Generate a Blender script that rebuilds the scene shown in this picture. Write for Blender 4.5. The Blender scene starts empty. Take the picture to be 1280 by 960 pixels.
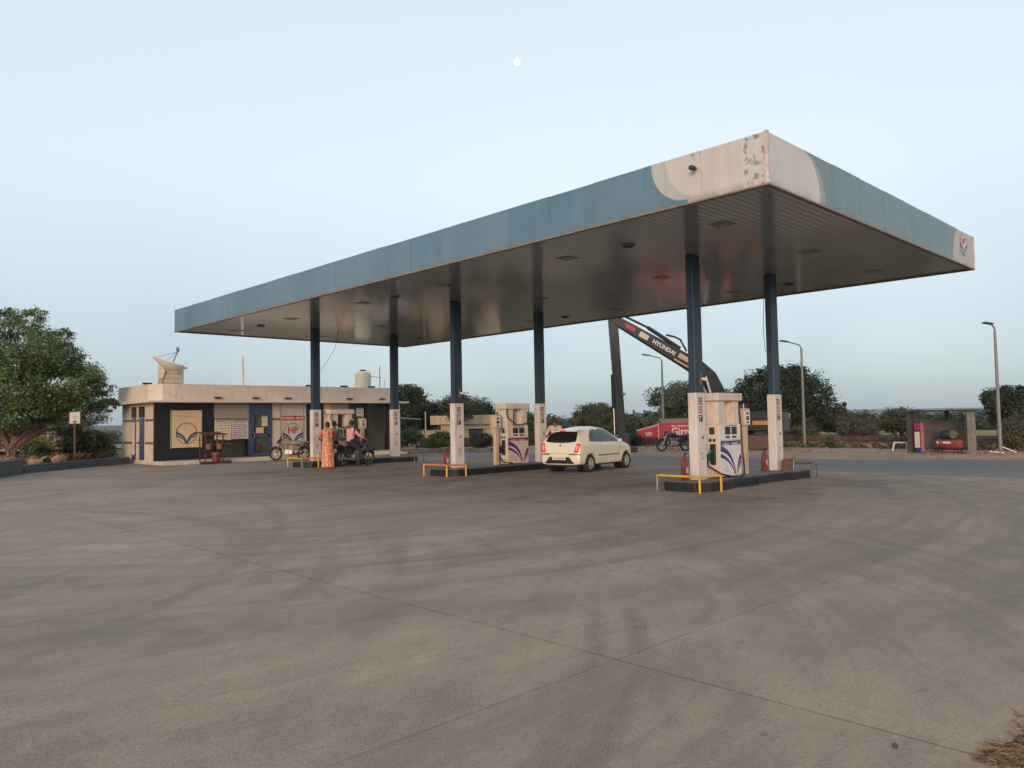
import bpy, bmesh, math, random
import numpy as np
from mathutils import Vector, Matrix, Euler
random.seed(7)
PI = math.pi
scene = bpy.context.scene
COL = scene.collection

# ------------------------------------------------------------------ camera
cam_d = bpy.data.cameras.new('camera')
cam = bpy.data.objects.new('camera', cam_d)
COL.objects.link(cam)
cam_d.sensor_width = 36.0
cam_d.lens = 26.94
cam_d.clip_end = 9000
cam_d.clip_start = 0.05
_r = Vector((0.71741915, -0.69641134, -0.01791676))
_u = Vector((-0.0203382, -0.04664565, 0.99870443))
_f = Vector((0.69634483, 0.71612529, 0.04762823))
cm = Matrix.Identity(4)
for i in range(3):
    cm[i][0] = _r[i]; cm[i][1] = _u[i]; cm[i][2] = -_f[i]
cm.translation = Vector((-11.719, -5.942, 1.676))
cam.matrix_world = cm
scene.camera = cam

# ------------------------------------------------------------------ sky, sun, exposure
SUN_EL, SUN_AZ = math.radians(9.0), math.radians(212.0)   # azimuth of the sun, measured from +X towards +Y
world = bpy.data.worlds.new('World')
scene.world = world
world.use_nodes = True
wn = world.node_tree
wn.nodes.clear()
wo = wn.nodes.new('ShaderNodeOutputWorld')
wb = wn.nodes.new('ShaderNodeBackground')
sky = wn.nodes.new('ShaderNodeTexSky')
sky.sky_type = 'NISHITA'
sky.sun_disc = False
sky.sun_elevation = SUN_EL
sky.sun_rotation = math.radians(90.0) - SUN_AZ
sky.altitude = 0.0
sky.air_density = 1.0
sky.dust_density = 1.3
sky.ozone_density = 1.6
wb.inputs['Strength'].default_value = 0.15
# thin evening cloud veil: the clear sky is washed out evenly all round
hs = wn.nodes.new('ShaderNodeHueSaturation'); hs.inputs['Saturation'].default_value = 0.50
vm = wn.nodes.new('ShaderNodeMix'); vm.data_type = 'RGBA'; vm.inputs[0].default_value = 0.80
# veil colour by height above the horizon, the same all round: dusky blue low down, pale above
tc = wn.nodes.new('ShaderNodeTexCoord'); sx = wn.nodes.new('ShaderNodeSeparateXYZ'); mr = wn.nodes.new('ShaderNodeMapRange'); mr.interpolation_type = 'SMOOTHSTEP'
mr.inputs[1].default_value = -0.02; mr.inputs[2].default_value = 0.33
vg = wn.nodes.new('ShaderNodeMix'); vg.data_type = 'RGBA'; vg.inputs[6].default_value = (0.80, 1.18, 1.46, 1); vg.inputs[7].default_value = (2.22, 2.52, 2.76, 1)
wn.links.new(tc.outputs['Generated'], sx.inputs[0]); wn.links.new(sx.outputs['Z'], mr.inputs[0]); wn.links.new(mr.outputs[0], vg.inputs[0]); wn.links.new(vg.outputs[2], vm.inputs[7])
cn = wn.nodes.new('ShaderNodeTexNoise'); cn.inputs['Scale'].default_value = 2.2; cn.inputs['Detail'].default_value = 4; wn.links.new(tc.outputs['Generated'], cn.inputs['Vector'])
cr = wn.nodes.new('ShaderNodeMapRange'); cr.inputs[1].default_value = 0.3; cr.inputs[2].default_value = 0.7; cr.inputs[3].default_value = 0.72; cr.inputs[4].default_value = 0.86
wn.links.new(cn.outputs['Fac'], cr.inputs[0]); wn.links.new(cr.outputs[0], vm.inputs[0])
wn.links.new(sky.outputs[0], hs.inputs['Color']); wn.links.new(hs.outputs[0], vm.inputs[6])
wn.links.new(vm.outputs[2], wb.inputs['Color'])
wn.links.new(wb.outputs[0], wo.inputs['Surface'])
sun_d = bpy.data.lights.new('sun', 'SUN')
sun_d.energy = 1.15
sun_d.angle = math.radians(22)
sun_d.color = (1.0, 0.71, 0.50)
sun = bpy.data.objects.new('sun', sun_d)
COL.objects.link(sun)
sdir = Vector((math.cos(SUN_AZ) * math.cos(SUN_EL), math.sin(SUN_AZ) * math.cos(SUN_EL), math.sin(SUN_EL)))
sun.rotation_euler = sdir.to_track_quat('Z', 'Y').to_euler()
scene.view_settings.view_transform = 'Standard'
scene.view_settings.look = 'None'
scene.view_settings.exposure = 1.20
scene.view_settings.gamma = 1.0
scene.view_settings.use_curve_mapping = False

# ------------------------------------------------------------------ material helpers
class NT:
    def __init__(s, name):
        s.m = bpy.data.materials.new(name); s.m.use_nodes = True
        s.t = s.m.node_tree; s.b = s.t.nodes['Principled BSDF']
    def n(s, typ, **kw):
        x = s.t.nodes.new(typ)
        for k, v in kw.items():
            if k.startswith('_'): setattr(x, k[1:], v)
            else: x.inputs[k.replace('__', ' ')].default_value = v
        return x
    def l(s, a, b): s.t.links.new(a, b)
    def math(s, op, a, b=None, c=None, clamp=False):
        x = s.t.nodes.new('ShaderNodeMath'); x.operation = op; x.use_clamp = clamp
        for i, v in enumerate((a, b, c)):
            if v is None: continue
            if isinstance(v, (int, float)): x.inputs[i].default_value = v
            else: s.l(v, x.inputs[i])
        return x.outputs[0]
    def mix(s, f, a, b, mode='MIX'):
        x = s.t.nodes.new('ShaderNodeMix'); x.data_type = 'RGBA'; x.blend_type = mode
        for i, v in ((0, f), (6, a), (7, b)):
            if isinstance(v, (int, float)): x.inputs[i].default_value = v
            elif isinstance(v, tuple): x.inputs[i].default_value = (v[0], v[1], v[2], 1)
            else: s.l(v, x.inputs[i])
        return x.outputs[2]
    def pos(s): return s.n('ShaderNodeNewGeometry').outputs['Position']
    def obj(s): return s.n('ShaderNodeTexCoord').outputs['Object']
    def xyz(s, v):
        x = s.t.nodes.new('ShaderNodeSeparateXYZ'); s.l(v, x.inputs[0]); return x.outputs
    def scale(s, v, sc, rot=(0, 0, 0)):
        x = s.t.nodes.new('ShaderNodeMapping'); x.inputs['Scale'].default_value = sc; x.inputs['Rotation'].default_value = rot
        s.l(v, x.inputs['Vector']); return x.outputs[0]
    def noise(s, v, sc, det=4, rough=0.55, dist=0.0):
        x = s.n('ShaderNodeTexNoise', Scale=sc, Detail=det, Roughness=rough, Distortion=dist); s.l(v, x.inputs['Vector']); return x.outputs['Fac']
    def rnd(s): return s.n('ShaderNodeObjectInfo').outputs['Random']
    def ramp(s, f, a, b):
        x = s.t.nodes.new('ShaderNodeMapRange'); x.inputs[1].default_value = a; x.inputs[2].default_value = b
        x.clamp = True; s.l(f, x.inputs[0]); return x.outputs[0]
    def bump(s, h, strength=0.3, dist=0.02):
        x = s.n('ShaderNodeBump', Strength=strength, Distance=dist); s.l(h, x.inputs['Height']); s.l(x.outputs[0], s.b.inputs['Normal'])
    def set(s, k, v):
        if isinstance(v, (int, float)): s.b.inputs[k].default_value = v
        elif isinstance(v, tuple): s.b.inputs[k].default_value = (v[0], v[1], v[2], 1)
        else: s.l(v, s.b.inputs[k])

MATS = {}
def M(name, col, rough=0.55, metal=0.0, var=0.14, sc=4.0, dirt=0.0, bump=0.0, coat=0.0, emit=0.0):
    """painted / plain material with uneven tone, optional dirt and fine relief"""
    if name in MATS: return MATS[name]
    k = NT(name)
    o = k.obj()
    f = k.ramp(k.noise(o, sc, 5, 0.6), 0.3, 0.7)
    c0 = tuple(max(0, c * (1 - var)) for c in col); c1 = tuple(min(1, c * (1 + var * 0.6)) for c in col)
    c = k.mix(f, c0, c1)
    if dirt:
        p = k.pos()
        g = k.ramp(k.noise(k.scale(p, (3, 3, 0.7)), 1.7, 6, 0.65), 0.52, 0.72)
        c = k.mix(k.math('MULTIPLY', g, dirt), c, (0.11, 0.09, 0.07))
    k.set('Base Color', c); k.set('Metallic', metal)
    r = k.math('ADD', k.math('MULTIPLY', f, 0.12), rough - 0.06)
    k.set('Roughness', r)
    if coat: k.set('Coat Weight', coat); k.set('Coat Roughness', 0.08)
    if bump: k.bump(k.noise(o, sc * 9, 3), bump, 0.01)
    if emit: k.set('Emission Color', col); k.set('Emission Strength', emit)
    MATS[name] = k.m
    return k.m

def leaf_mat(name, dark, light, dry=None):
    if name in MATS: return MATS[name]
    k = NT(name)
    g = k.n('ShaderNodeNewGeometry')
    rnd = g.outputs['Random Per Island']
    f = k.ramp(k.noise(g.outputs['Position'], 1.7, 4), 0.36, 0.64)
    f = k.math('ADD', k.math('MULTIPLY', rnd, 0.45), k.math('MULTIPLY', f, 0.55))
    c = k.mix(f, dark, light)
    if dry: c = k.mix(k.ramp(rnd, 0.86, 0.9), c, dry)
    k.set('Base Color', c); k.set('Roughness', 0.6)
    tr = k.n('ShaderNodeBsdfTranslucent'); k.l(c, tr.inputs['Color'])
    ms = k.n('ShaderNodeMixShader', Fac=0.25)
    k.l(k.b.outputs[0], ms.inputs[1]); k.l(tr.outputs[0], ms.inputs[2])
    k.l(ms.outputs[0], k.t.nodes['Material Output'].inputs['Surface'])
    MATS[name] = k.m
    return k.m

def glass_mat(name, col, rough=0.06, alpha=0.0):
    if name in MATS: return MATS[name]
    k = NT(name)
    k.set('Base Color', col); k.set('Roughness', rough); k.set('IOR', 1.5); k.set('Specular IOR Level', 0.7)
    if alpha:
        t = k.n('ShaderNodeBsdfTransparent'); t.inputs['Color'].default_value = (0.8, 0.85, 0.87, 1)
        ms = k.n('ShaderNodeMixShader', Fac=alpha)
        k.l(k.b.outputs[0], ms.inputs[1]); k.l(t.outputs[0], ms.inputs[2])
        k.l(ms.outputs[0], k.t.nodes['Material Output'].inputs['Surface'])
    MATS[name] = k.m
    return k.m

# ------------------------------------------------------------------ mesh helpers
class MB:
    def __init__(s): s.v = []; s.f = []; s.mi = []; s.cur = 0; s.mx = None
    def add(s, vs, fs):
        o = len(s.v)
        for p in vs:
            p = Vector(p)
            if s.mx is not None: p = s.mx @ p
            s.v.append(tuple(p))
        for f in fs: s.f.append(tuple(i + o for i in f)); s.mi.append(s.cur)
        return s
    def box(s, x0, x1, y0, y1, z0, z1):
        return s.add([(x0,y0,z0),(x1,y0,z0),(x1,y1,z0),(x0,y1,z0),(x0,y0,z1),(x1,y0,z1),(x1,y1,z1),(x0,y1,z1)],
              [(0,3,2,1),(4,5,6,7),(0,1,5,4),(1,2,6,5),(2,3,7,6),(3,0,4,7)])
    def cbox(s, c, d):
        return s.box(c[0]-d[0]/2, c[0]+d[0]/2, c[1]-d[1]/2, c[1]+d[1]/2, c[2]-d[2]/2, c[2]+d[2]/2)
    def bar(s, a, b, w, h=None, up=(0,0,1)):
        """rectangular bar from a to b, w across, h along up"""
        h = h or w
        a = Vector(a); b = Vector(b); d = (b-a).normalized(); up = Vector(up)
        if abs(d.dot(up)) > 0.99: up = Vector((1,0,0))
        sd = d.cross(up).normalized(); u = sd.cross(d).normalized()
        vs = []
        for p in (a, b):
            for i, j in ((-1,-1),(1,-1),(1,1),(-1,1)): vs.append(p + sd*(i*w/2) + u*(j*h/2))
        return s.add(vs, [(0,1,2,3),(7,6,5,4),(0,4,5,1),(1,5,6,2),(2,6,7,3),(3,7,4,0)])
    def tube(s, pts, r, n=8, cap=True):
        pts = [Vector(p) for p in pts]
        rs = r if isinstance(r, (list, tuple)) else [r]*len(pts)
        vs, fs = [], []
        ref = None
        for i, p in enumerate(pts):
            d = (pts[min(i+1, len(pts)-1)] - pts[max(i-1, 0)])
            if d.length < 1e-9: d = Vector((0,0,1))
            d.normalize()
            if ref is None: ref = Vector((0,0,1)) if abs(d.z) < 0.9 else Vector((1,0,0))
            a = d.cross(ref)
            if a.length < 1e-4: a = d.cross(Vector((0,1,0)))
            a.normalize(); b = a.cross(d).normalized(); ref = b
            for k in range(n):
                t = 2*PI*k/n
                vs.append(p + a*(math.cos(t)*rs[i]) + b*(math.sin(t)*rs[i]))
        for i in range(len(pts)-1):
            for k in range(n):
                q = (k+1) % n
                fs.append((i*n+k, i*n+q, (i+1)*n+q, (i+1)*n+k))
        if cap:
            fs.append(tuple(range(n-1, -1, -1))); fs.append(tuple((len(pts)-1)*n+k for k in range(n)))
        return s.add(vs, fs)
    def cyl(s, a, b, r, n=16, r2=None): return s.tube([a, b], [r, r if r2 is None else r2], n)
    def lathe(s, prof, n=20, axis='z', c=(0,0,0), cap=True):
        vs, fs = [], []
        for (r, h) in prof:
            for k in range(n):
                t = 2*PI*k/n; x, y = r*math.cos(t), r*math.sin(t)
                p = (x, y, h) if axis == 'z' else ((h, x, y) if axis == 'x' else (x, h, y))
                vs.append((p[0]+c[0], p[1]+c[1], p[2]+c[2]))
        for i in range(len(prof)-1):
            for k in range(n):
                q = (k+1) % n; f = (i*n+k, i*n+q, (i+1)*n+q, (i+1)*n+k)
                fs.append(f if axis != 'y' else f[::-1])
        if cap and prof[0][0] > 1e-4: fs.append(tuple(range(n-1, -1, -1)))
        if cap and prof[-1][0] > 1e-4: fs.append(tuple((len(prof)-1)*n+k for k in range(n)))
        return s.add(vs, fs)
    def sphere(s, c, r, n=14, m=8):
        rr = r if isinstance(r, (tuple, list)) else (r, r, r)
        vs, fs = [], []
        for i in range(m+1):
            t = PI*i/m
            for k in range(n):
                q = 2*PI*k/n
                vs.append((c[0]+rr[0]*math.sin(t)*math.cos(q), c[1]+rr[1]*math.sin(t)*math.sin(q), c[2]+rr[2]*math.cos(t)))
        for i in range(m):
            for k in range(n):
                q = (k+1) % n; fs.append((i*n+k, (i+1)*n+k, (i+1)*n+q, i*n+q))
        return s.add(vs, fs)
    def prism(s, poly, a, b, plane='xy'):
        """poly in 2D extruded between a and b along the third axis"""
        n = len(poly); vs = []
        for h in (a, b):
            for (p, q) in poly:
                vs.append((p, q, h) if plane == 'xy' else ((p, h, q) if plane == 'xz' else (h, p, q)))
        fs = [tuple(range(n-1, -1, -1)), tuple(range(n, 2*n))]
        for k in range(n):
            q = (k+1) % n; fs.append((k, q, n+q, n+k))
        return s.add(vs, fs)
    def build(s, name, mat, parent=None, smooth=False, bevel=0.0, seg=2, sub=0, loc=None):
        me = bpy.data.meshes.new(name)
        me.from_pydata(s.v, [], s.f)
        bm = bmesh.new(); bm.from_mesh(me)
        if sub or smooth: bmesh.ops.remove_doubles(bm, verts=bm.verts, dist=1e-5)
        bmesh.ops.recalc_face_normals(bm, faces=bm.faces)
        bm.to_mesh(me); bm.free()
        for m in (mat if isinstance(mat, (list, tuple)) else [mat]): me.materials.append(m)
        if isinstance(mat, (list, tuple)) and len(s.mi) == len(me.polygons):
            me.polygons.foreach_set('material_index', s.mi)
        return link(name, me, parent, smooth, bevel, seg, sub, loc)

def link(name, me, parent=None, smooth=False, bevel=0.0, seg=2, sub=0, loc=None):
    o = bpy.data.objects.new(name, me)
    COL.objects.link(o)
    if parent is not None: o.parent = parent
    if loc is not None: o.location = loc
    if smooth:
        me.polygons.foreach_set('use_smooth', [True]*len(me.polygons))
        try: me.set_sharp_from_angle(angle=math.radians(42))
        except Exception: pass
    if bevel:
        b = o.modifiers.new('bevel', 'BEVEL'); b.width = bevel; b.segments = seg; b.limit_method = 'ANGLE'; b.angle_limit = math.radians(40)
    if sub:
        m = o.modifiers.new('sub', 'SUBSURF'); m.levels = sub; m.render_levels = sub
    return o

def tag(o, label=None, cat=None, group=None, kind=None):
    if label: o['label'] = label
    if cat: o['category'] = cat
    if group: o['group'] = group
    if kind: o['kind'] = kind
    return o

def thing(name, label, cat, loc=(0,0,0), rz=0.0, group=None):
    o = bpy.data.objects.new(name, None); COL.objects.link(o)
    o.empty_display_size = 0.2
    o.location = loc; o.rotation_euler = (0, 0, rz)
    return tag(o, label, cat, group)

def quick_mesh(name, V, F, mat, parent=None, smooth=False):
    """V (n,3) array, F (m,4) or (m,3) int array"""
    me = bpy.data.meshes.new(name)
    k = F.shape[1]
    me.vertices.add(len(V)); me.vertices.foreach_set('co', np.ascontiguousarray(V, dtype=np.float32).ravel())
    me.loops.add(F.size); me.loops.foreach_set('vertex_index', np.ascontiguousarray(F, dtype=np.int32).ravel())
    me.polygons.add(len(F)); me.polygons.foreach_set('loop_start', np.arange(0, F.size, k, dtype=np.int32))
    me.update(calc_edges=True); me.validate()
    me.materials.append(mat)
    return link(name, me, parent, smooth)

_txt_cache = {}
def text_mesh(name, body, size, mat, parent, mx, extrude=0.003, sx=1.0, align='CENTER', shear=0.0, bold=0.0):
    """flat lettering: a font curve turned into a mesh, mx places its x,y plane"""
    cu = bpy.data.curves.new('t', 'FONT'); cu.body = body; cu.size = size; cu.extrude = extrude
    cu.align_x = align; cu.align_y = 'CENTER'; cu.resolution_u = 3; cu.shear = shear; cu.offset = bold
    tmp = bpy.data.objects.new('t', cu); COL.objects.link(tmp)
    dg = bpy.context.evaluated_depsgraph_get()
    me = bpy.data.meshes.new_from_object(tmp.evaluated_get(dg))
    bpy.data.objects.remove(tmp)
    me.transform(mx @ Matrix.Diagonal((sx, 1, 1, 1)))
    me.name = name
    me.materials.clear(); me.materials.append(mat)
    return link(name, me, parent)

def frame(o, u, v):
    """matrix whose local x,y,z are u, v, u x v, at origin o"""
    u = Vector(u).normalized(); v = Vector(v).normalized(); n = u.cross(v)
    m = Matrix.Identity(4)
    for i in range(3): m[i][0] = u[i]; m[i][1] = v[i]; m[i][2] = n[i]; m[i][3] = o[i]
    return m
FRONT = lambda x, y, z: frame((x, y, z), (1,0,0), (0,0,1))    # faces -Y
LEFT = lambda x, y, z: frame((x, y, z), (0,-1,0), (0,0,1))    # faces -X

def ribbon(mb, p0, p1, p2, w0, w1, h, n=14):
    """flat curved band along a quadratic bezier, in the local xy plane, thickness h in z"""
    L, R_ = [], []
    for i in range(n+1):
        t = i/n
        x = (1-t)**2*p0[0] + 2*t*(1-t)*p1[0] + t*t*p2[0]; y = (1-t)**2*p0[1] + 2*t*(1-t)*p1[1] + t*t*p2[1]
        dx = 2*(1-t)*(p1[0]-p0[0]) + 2*t*(p2[0]-p1[0]); dy = 2*(1-t)*(p1[1]-p0[1]) + 2*t*(p2[1]-p1[1])
        l = math.hypot(dx, dy) or 1; w = (w0+(w1-w0)*t)/2
        L.append((x-dy/l*w, y+dx/l*w)); R_.append((x+dy/l*w, y-dx/l*w))
    for i in range(n):
        mb.prism([L[i], R_[i], R_[i+1], L[i+1]], 0, h)

def copy_tree(o, parent=None):
    c = o.copy(); COL.objects.link(c)
    if parent is not None: c.parent = parent
    for ch in list(o.children): copy_tree(ch, c)
    return c

# ================================================================== SETTING
def concrete_mat():
    k = NT('concrete'); p = k.pos(); X, Y, Z = k.xyz(p)
    big = k.noise(p, 0.28, 5, 0.6)
    def polar(cx, cy, fr, fa, seed):
        dx = k.math('SUBTRACT', X, cx); dy = k.math('SUBTRACT', Y, cy)
        r = k.math('SQRT', k.math('ADD', k.math('MULTIPLY', dx, dx), k.math('MULTIPLY', dy, dy)))
        a = k.math('ARCTAN2', dx, k.math('MULTIPLY', dy, -1.0))
        cb = k.t.nodes.new('ShaderNodeCombineXYZ'); k.l(k.math('MULTIPLY', r, fr), cb.inputs[0]); k.l(k.math('MULTIPLY', a, fa), cb.inputs[1]); cb.inputs[2].default_value = seed
        return k.noise(cb.outputs[0], 1.0, 5, 0.62, 0.35)
    sweeps = [(polar(-1.5, 12.5, 1.7, 1.6, 1.0), 0.45, 0.62, 0.50), (polar(-15.0, 8.0, 1.9, 2.0, 5.0), 0.46, 0.63, 0.48), (polar(4.0, -16.0, 2.2, 3.0, 9.0), 0.48, 0.66, 0.40), (polar(-6.0, 30.0, 2.0, 4.0, 12.0), 0.47, 0.66, 0.38), (polar(-9.0, 1.5, 5.0, 1.4, 15.0), 0.52, 0.66, 0.34)]
    st1 = k.noise(k.scale(p, (0.24, 1.25, 1), (0, 0, math.radians(-22))), 1.0, 6, 0.62, 0.7)
    st2 = k.noise(k.scale(p, (0.3, 3.2, 1), (0, 0, math.radians(38))), 1.0, 5, 0.6, 0.5)
    fine = k.noise(p, 34, 5, 0.75)
    grit = k.noise(p, 95, 4, 0.75)
    c = k.mix(k.ramp(big, 0.3, 0.7), (0.305, 0.226, 0.162), (0.440, 0.330, 0.238))
    c = k.mix(k.math('MULTIPLY', k.ramp(st1, 0.45, 0.68), 0.22), c, (0.143, 0.118, 0.101))
    c = k.mix(k.math('MULTIPLY', k.ramp(st2, 0.48, 0.68), 0.2), c, (0.162, 0.132, 0.112))
    c = k.mix(k.math('MULTIPLY', k.ramp(k.noise(k.scale(p, (0.22, 1.0, 1), (0, 0, 0.2)), 0.9, 5, 0.6), 0.55, 0.75), 0.38), c, (0.437, 0.360, 0.286))
    for q, (sw, a, b, amt) in enumerate(sweeps):
        msk = k.ramp(k.noise(p, 0.16, 2, 0.5) if q == 0 else k.noise(k.scale(p, (1, 1, 1), (0, 0, q*1.3)), 0.17+0.02*q, 2, 0.5), 0.40, 0.56)
        c = k.mix(k.math('MULTIPLY', k.math('MULTIPLY', k.ramp(sw, a, b), msk), amt), c, (0.118, 0.095, 0.082))
        c = k.mix(k.math('MULTIPLY', k.math('MULTIPLY', k.ramp(sw, 0.46, 0.34), msk), amt*0.45), c, (0.47, 0.375, 0.29))
    blot = k.noise(p, 2.6, 6, 0.7); c = k.mix(k.math('MULTIPLY', k.ramp(blot, 0.46, 0.66), 0.35), c, (0.145, 0.118, 0.100))
    ln = k.noise(k.scale(p, (1.2, 16, 1), (0, 0, math.radians(-17))), 1.0, 4, 0.6); c = k.mix(k.math('MULTIPLY', k.ramp(ln, 0.5, 0.7), 0.3), c, (0.16, 0.13, 0.11))
    vo = k.n('ShaderNodeTexVoronoi', Scale=0.22, _feature='DISTANCE_TO_EDGE'); wv = k.n('ShaderNodeVectorMath', _operation='ADD'); k.l(p, wv.inputs[0]); nzv = k.n('ShaderNodeTexNoise', Scale=1.6, Detail=5); k.l(p, nzv.inputs['Vector']); k.l(nzv.outputs['Color'], wv.inputs[1]); k.l(wv.outputs[0], vo.inputs['Vector'])
    crack = k.math('MULTIPLY', k.ramp(vo.outputs['Distance'], 0.0035, 0.0012), k.ramp(k.noise(p, 0.5, 3), 0.48, 0.6))
    c = k.mix(k.math('MULTIPLY', crack, 0.2), c, (0.06, 0.05, 0.045))
    # oil and tyre grime along the islands, deepened to paint in the canopy shade
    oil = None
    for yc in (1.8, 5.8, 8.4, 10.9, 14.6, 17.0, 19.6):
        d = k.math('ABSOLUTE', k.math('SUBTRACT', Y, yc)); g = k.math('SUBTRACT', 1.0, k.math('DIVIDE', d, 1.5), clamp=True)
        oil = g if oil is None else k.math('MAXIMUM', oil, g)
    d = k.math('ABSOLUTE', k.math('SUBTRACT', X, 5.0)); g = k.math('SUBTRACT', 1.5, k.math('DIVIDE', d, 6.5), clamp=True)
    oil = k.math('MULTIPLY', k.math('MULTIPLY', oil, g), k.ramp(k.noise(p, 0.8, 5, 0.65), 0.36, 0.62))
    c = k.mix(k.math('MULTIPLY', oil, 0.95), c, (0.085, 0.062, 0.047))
    # tyre tracks: arcs of rubber
    tr = None
    for (cx, cy, r, w, amt, x0, x1, y1) in ((-13.75, 6.16, 10.59, 0.11, 0.55, -13.5, -5.7, 0.3), (-11.5, 3.47, 7.40, 0.11, 0.62, -12.5, -5.4, -0.4),
                                        (-6.77, -0.17, 2.32, 0.08, 0.5, -6.9, -4.6, -0.4), (-2.0, 12.0, 11.2, 0.12, 0.45, -14, 8, 6), (-2.4, 12.5, 12.9, 0.12, 0.4, -14, 8, 6),
                                        (-20.0, 14.0, 16.5, 0.13, 0.35, -14, 0, 12), (-1.5, 10.5, 12.6, 0.5, 0.35, -15, 9, 5.5), (-2.5, 11.5, 15.2, 0.6, 0.3, -15, 9, 6.5), (-3.0, 9.0, 8.4, 0.4, 0.38, -15, 9, 7.0), (-12.0, 7.5, 6.0, 0.35, 0.3, -16, -5, 12)):
        dx = k.math('SUBTRACT', X, cx); dy = k.math('SUBTRACT', Y, cy)
        rr = k.math('SQRT', k.math('ADD', k.math('MULTIPLY', dx, dx), k.math('MULTIPLY', dy, dy)))
        g = k.math('SUBTRACT', 1.0, k.math('DIVIDE', k.math('ABSOLUTE', k.math('SUBTRACT', rr, r)), w), clamp=True)
        g = k.math('MULTIPLY', k.math('SQRT', g), amt)
        for (v, a, s_) in ((X, x0, 1), (X, x1, -1), (Y, y1, -1)):
            g = k.math('MULTIPLY', g, k.math('MULTIPLY', k.math('MULTIPLY', k.math('SUBTRACT', v, a), s_), 0.9, clamp=True))
        tr = g if tr is None else k.math('MAXIMUM', tr, g)
    tr = k.math('MULTIPLY', tr, k.ramp(k.noise(p, 3.5, 5), 0.15, 0.55))
    c = k.mix(k.math('MULTIPLY', tr, 0.85, clamp=True), c, (0.062, 0.051, 0.045))
    # dust by the edges, small dark spots, rusty earth marks
    spots = k.ramp(k.noise(p, 5.5, 2, 0.5), 0.70, 0.74)
    c = k.mix(k.math('MULTIPLY', spots, 0.45), c, (0.097, 0.078, 0.065))
    rust = k.ramp(k.noise(p, 1.6, 3, 0.5), 0.71, 0.77)
    c = k.mix(k.math('MULTIPLY', rust, 0.5), c, (0.324, 0.173, 0.102))
    c = k.mix(k.math('MULTIPLY', k.ramp(fine, 0.42, 0.62), 0.42), c, (0.138, 0.111, 0.092))
    c = k.mix(k.math('MULTIPLY', k.ramp(grit, 0.50, 0.64), 0.55), c, (0.535, 0.450, 0.367))
    c = k.mix(k.math('MULTIPLY', k.rnd(), 0.22), c, (0.14, 0.11, 0.09))
    k.set('Base Color', c); k.set('Roughness', k.math('ADD', 0.66, k.math('MULTIPLY', fine, 0.25)))
    k.set('Specular IOR Level', 0.35)
    k.bump(k.math('ADD', k.math('MULTIPLY', fine, 0.8), k.math('MULTIPLY', grit, 0.5)), 0.8, 0.012)
    return k.m
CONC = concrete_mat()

def earth_mat(name, a, b, c_, sc=1.0):
    k = NT(name); p = k.pos()
    n1 = k.noise(p, 0.12*sc, 6, 0.62); n2 = k.noise(p, 2.3*sc, 5, 0.65); n3 = k.noise(p, 30, 4, 0.7)
    c = k.mix(k.ramp(n1, 0.38, 0.62), a, b); c = k.mix(k.math('MULTIPLY', k.ramp(n2, 0.42, 0.66), 0.6), c, c_)
    c = k.mix(k.math('MULTIPLY', k.ramp(n3, 0.4, 0.65), 0.35), c, tuple(x*0.55 for x in a))
    k.set('Base Color', c); k.set('Roughness', 0.95); k.set('Specular IOR Level', 0.15)
    k.bump(k.math('ADD', n2, n3), 0.6, 0.04)
    MATS[name] = k.m
    return k.m
EARTH = earth_mat('earth', (0.10, 0.075, 0.05), (0.15, 0.12, 0.065), (0.07, 0.075, 0.03))
DIRT = earth_mat('dirt', (0.29, 0.205, 0.145), (0.35, 0.26, 0.19), (0.19, 0.115, 0.08), 2.0)
SOIL = earth_mat('soil', (0.10, 0.07, 0.05), (0.15, 0.10, 0.07), (0.06, 0.045, 0.035), 3.0)
JOINT = M('joint dirt', (0.010, 0.009, 0.008), 0.95, sc=8)
FIELD = earth_mat('field', (0.30, 0.23, 0.09), (0.22, 0.19, 0.08), (0.14, 0.14, 0.05), 0.6)

def drop(d):
    # the land falls away gently beyond the road into a valley
    return -0.09 - 2.6*np.clip((d-66)/110, 0, 1)**1.3 - 6.0*np.clip((d-250)/900, 0, 1)
def terrain():
    n = 90; ext = 2600.0
    # uneven spacing: fine near the station, coarse far away
    a = np.linspace(-1, 1, n); a = np.sign(a)*np.abs(a)**2.6*ext
    gx, gy = np.meshgrid(a, a, indexing='ij')
    d = np.hypot(gx, gy)
    gz = drop(d)
    V = np.stack([gx, gy, gz], -1).reshape(-1, 3)
    i, j = np.meshgrid(np.arange(n-1), np.arange(n-1), indexing='ij'); b = (i*n+j).ravel()
    F = np.stack([b, b+n, b+n+1, b+1], 1)
    tag(quick_mesh('ground', V, F, EARTH, smooth=True), kind='structure')
terrain()

# concrete forecourt: slabs with open joints over a dark bed
fore = MB().box(-15.2, 10.9, -12, 33.5, -0.075, -0.045).build('forecourt', JOINT)
tag(fore, kind='structure')
XL = [-15.2, -11.33, -7.44, -3.55, 0.34, 4.23, 8.1, 10.9]
YL = [-4.74 + 2.2*i for i in range(18)]
rs = random.Random(3)
for i in range(len(XL)-1):
    for j in range(len(YL)-1):
        x0, x1, y0, y1 = XL[i], XL[i+1], YL[j], YL[j+1]
        if x1 < -3.6 and y0 > 30: continue
        gx = 0.011 if XL[i] == -7.44 else 0.0065; gx1 = 0.011 if XL[i+1] == -7.44 else 0.0065
        dz = rs.uniform(-0.0025, 0.0025)
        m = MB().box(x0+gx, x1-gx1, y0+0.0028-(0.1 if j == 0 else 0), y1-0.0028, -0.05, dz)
        m.build('concrete_slab', CONC, fore)
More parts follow.
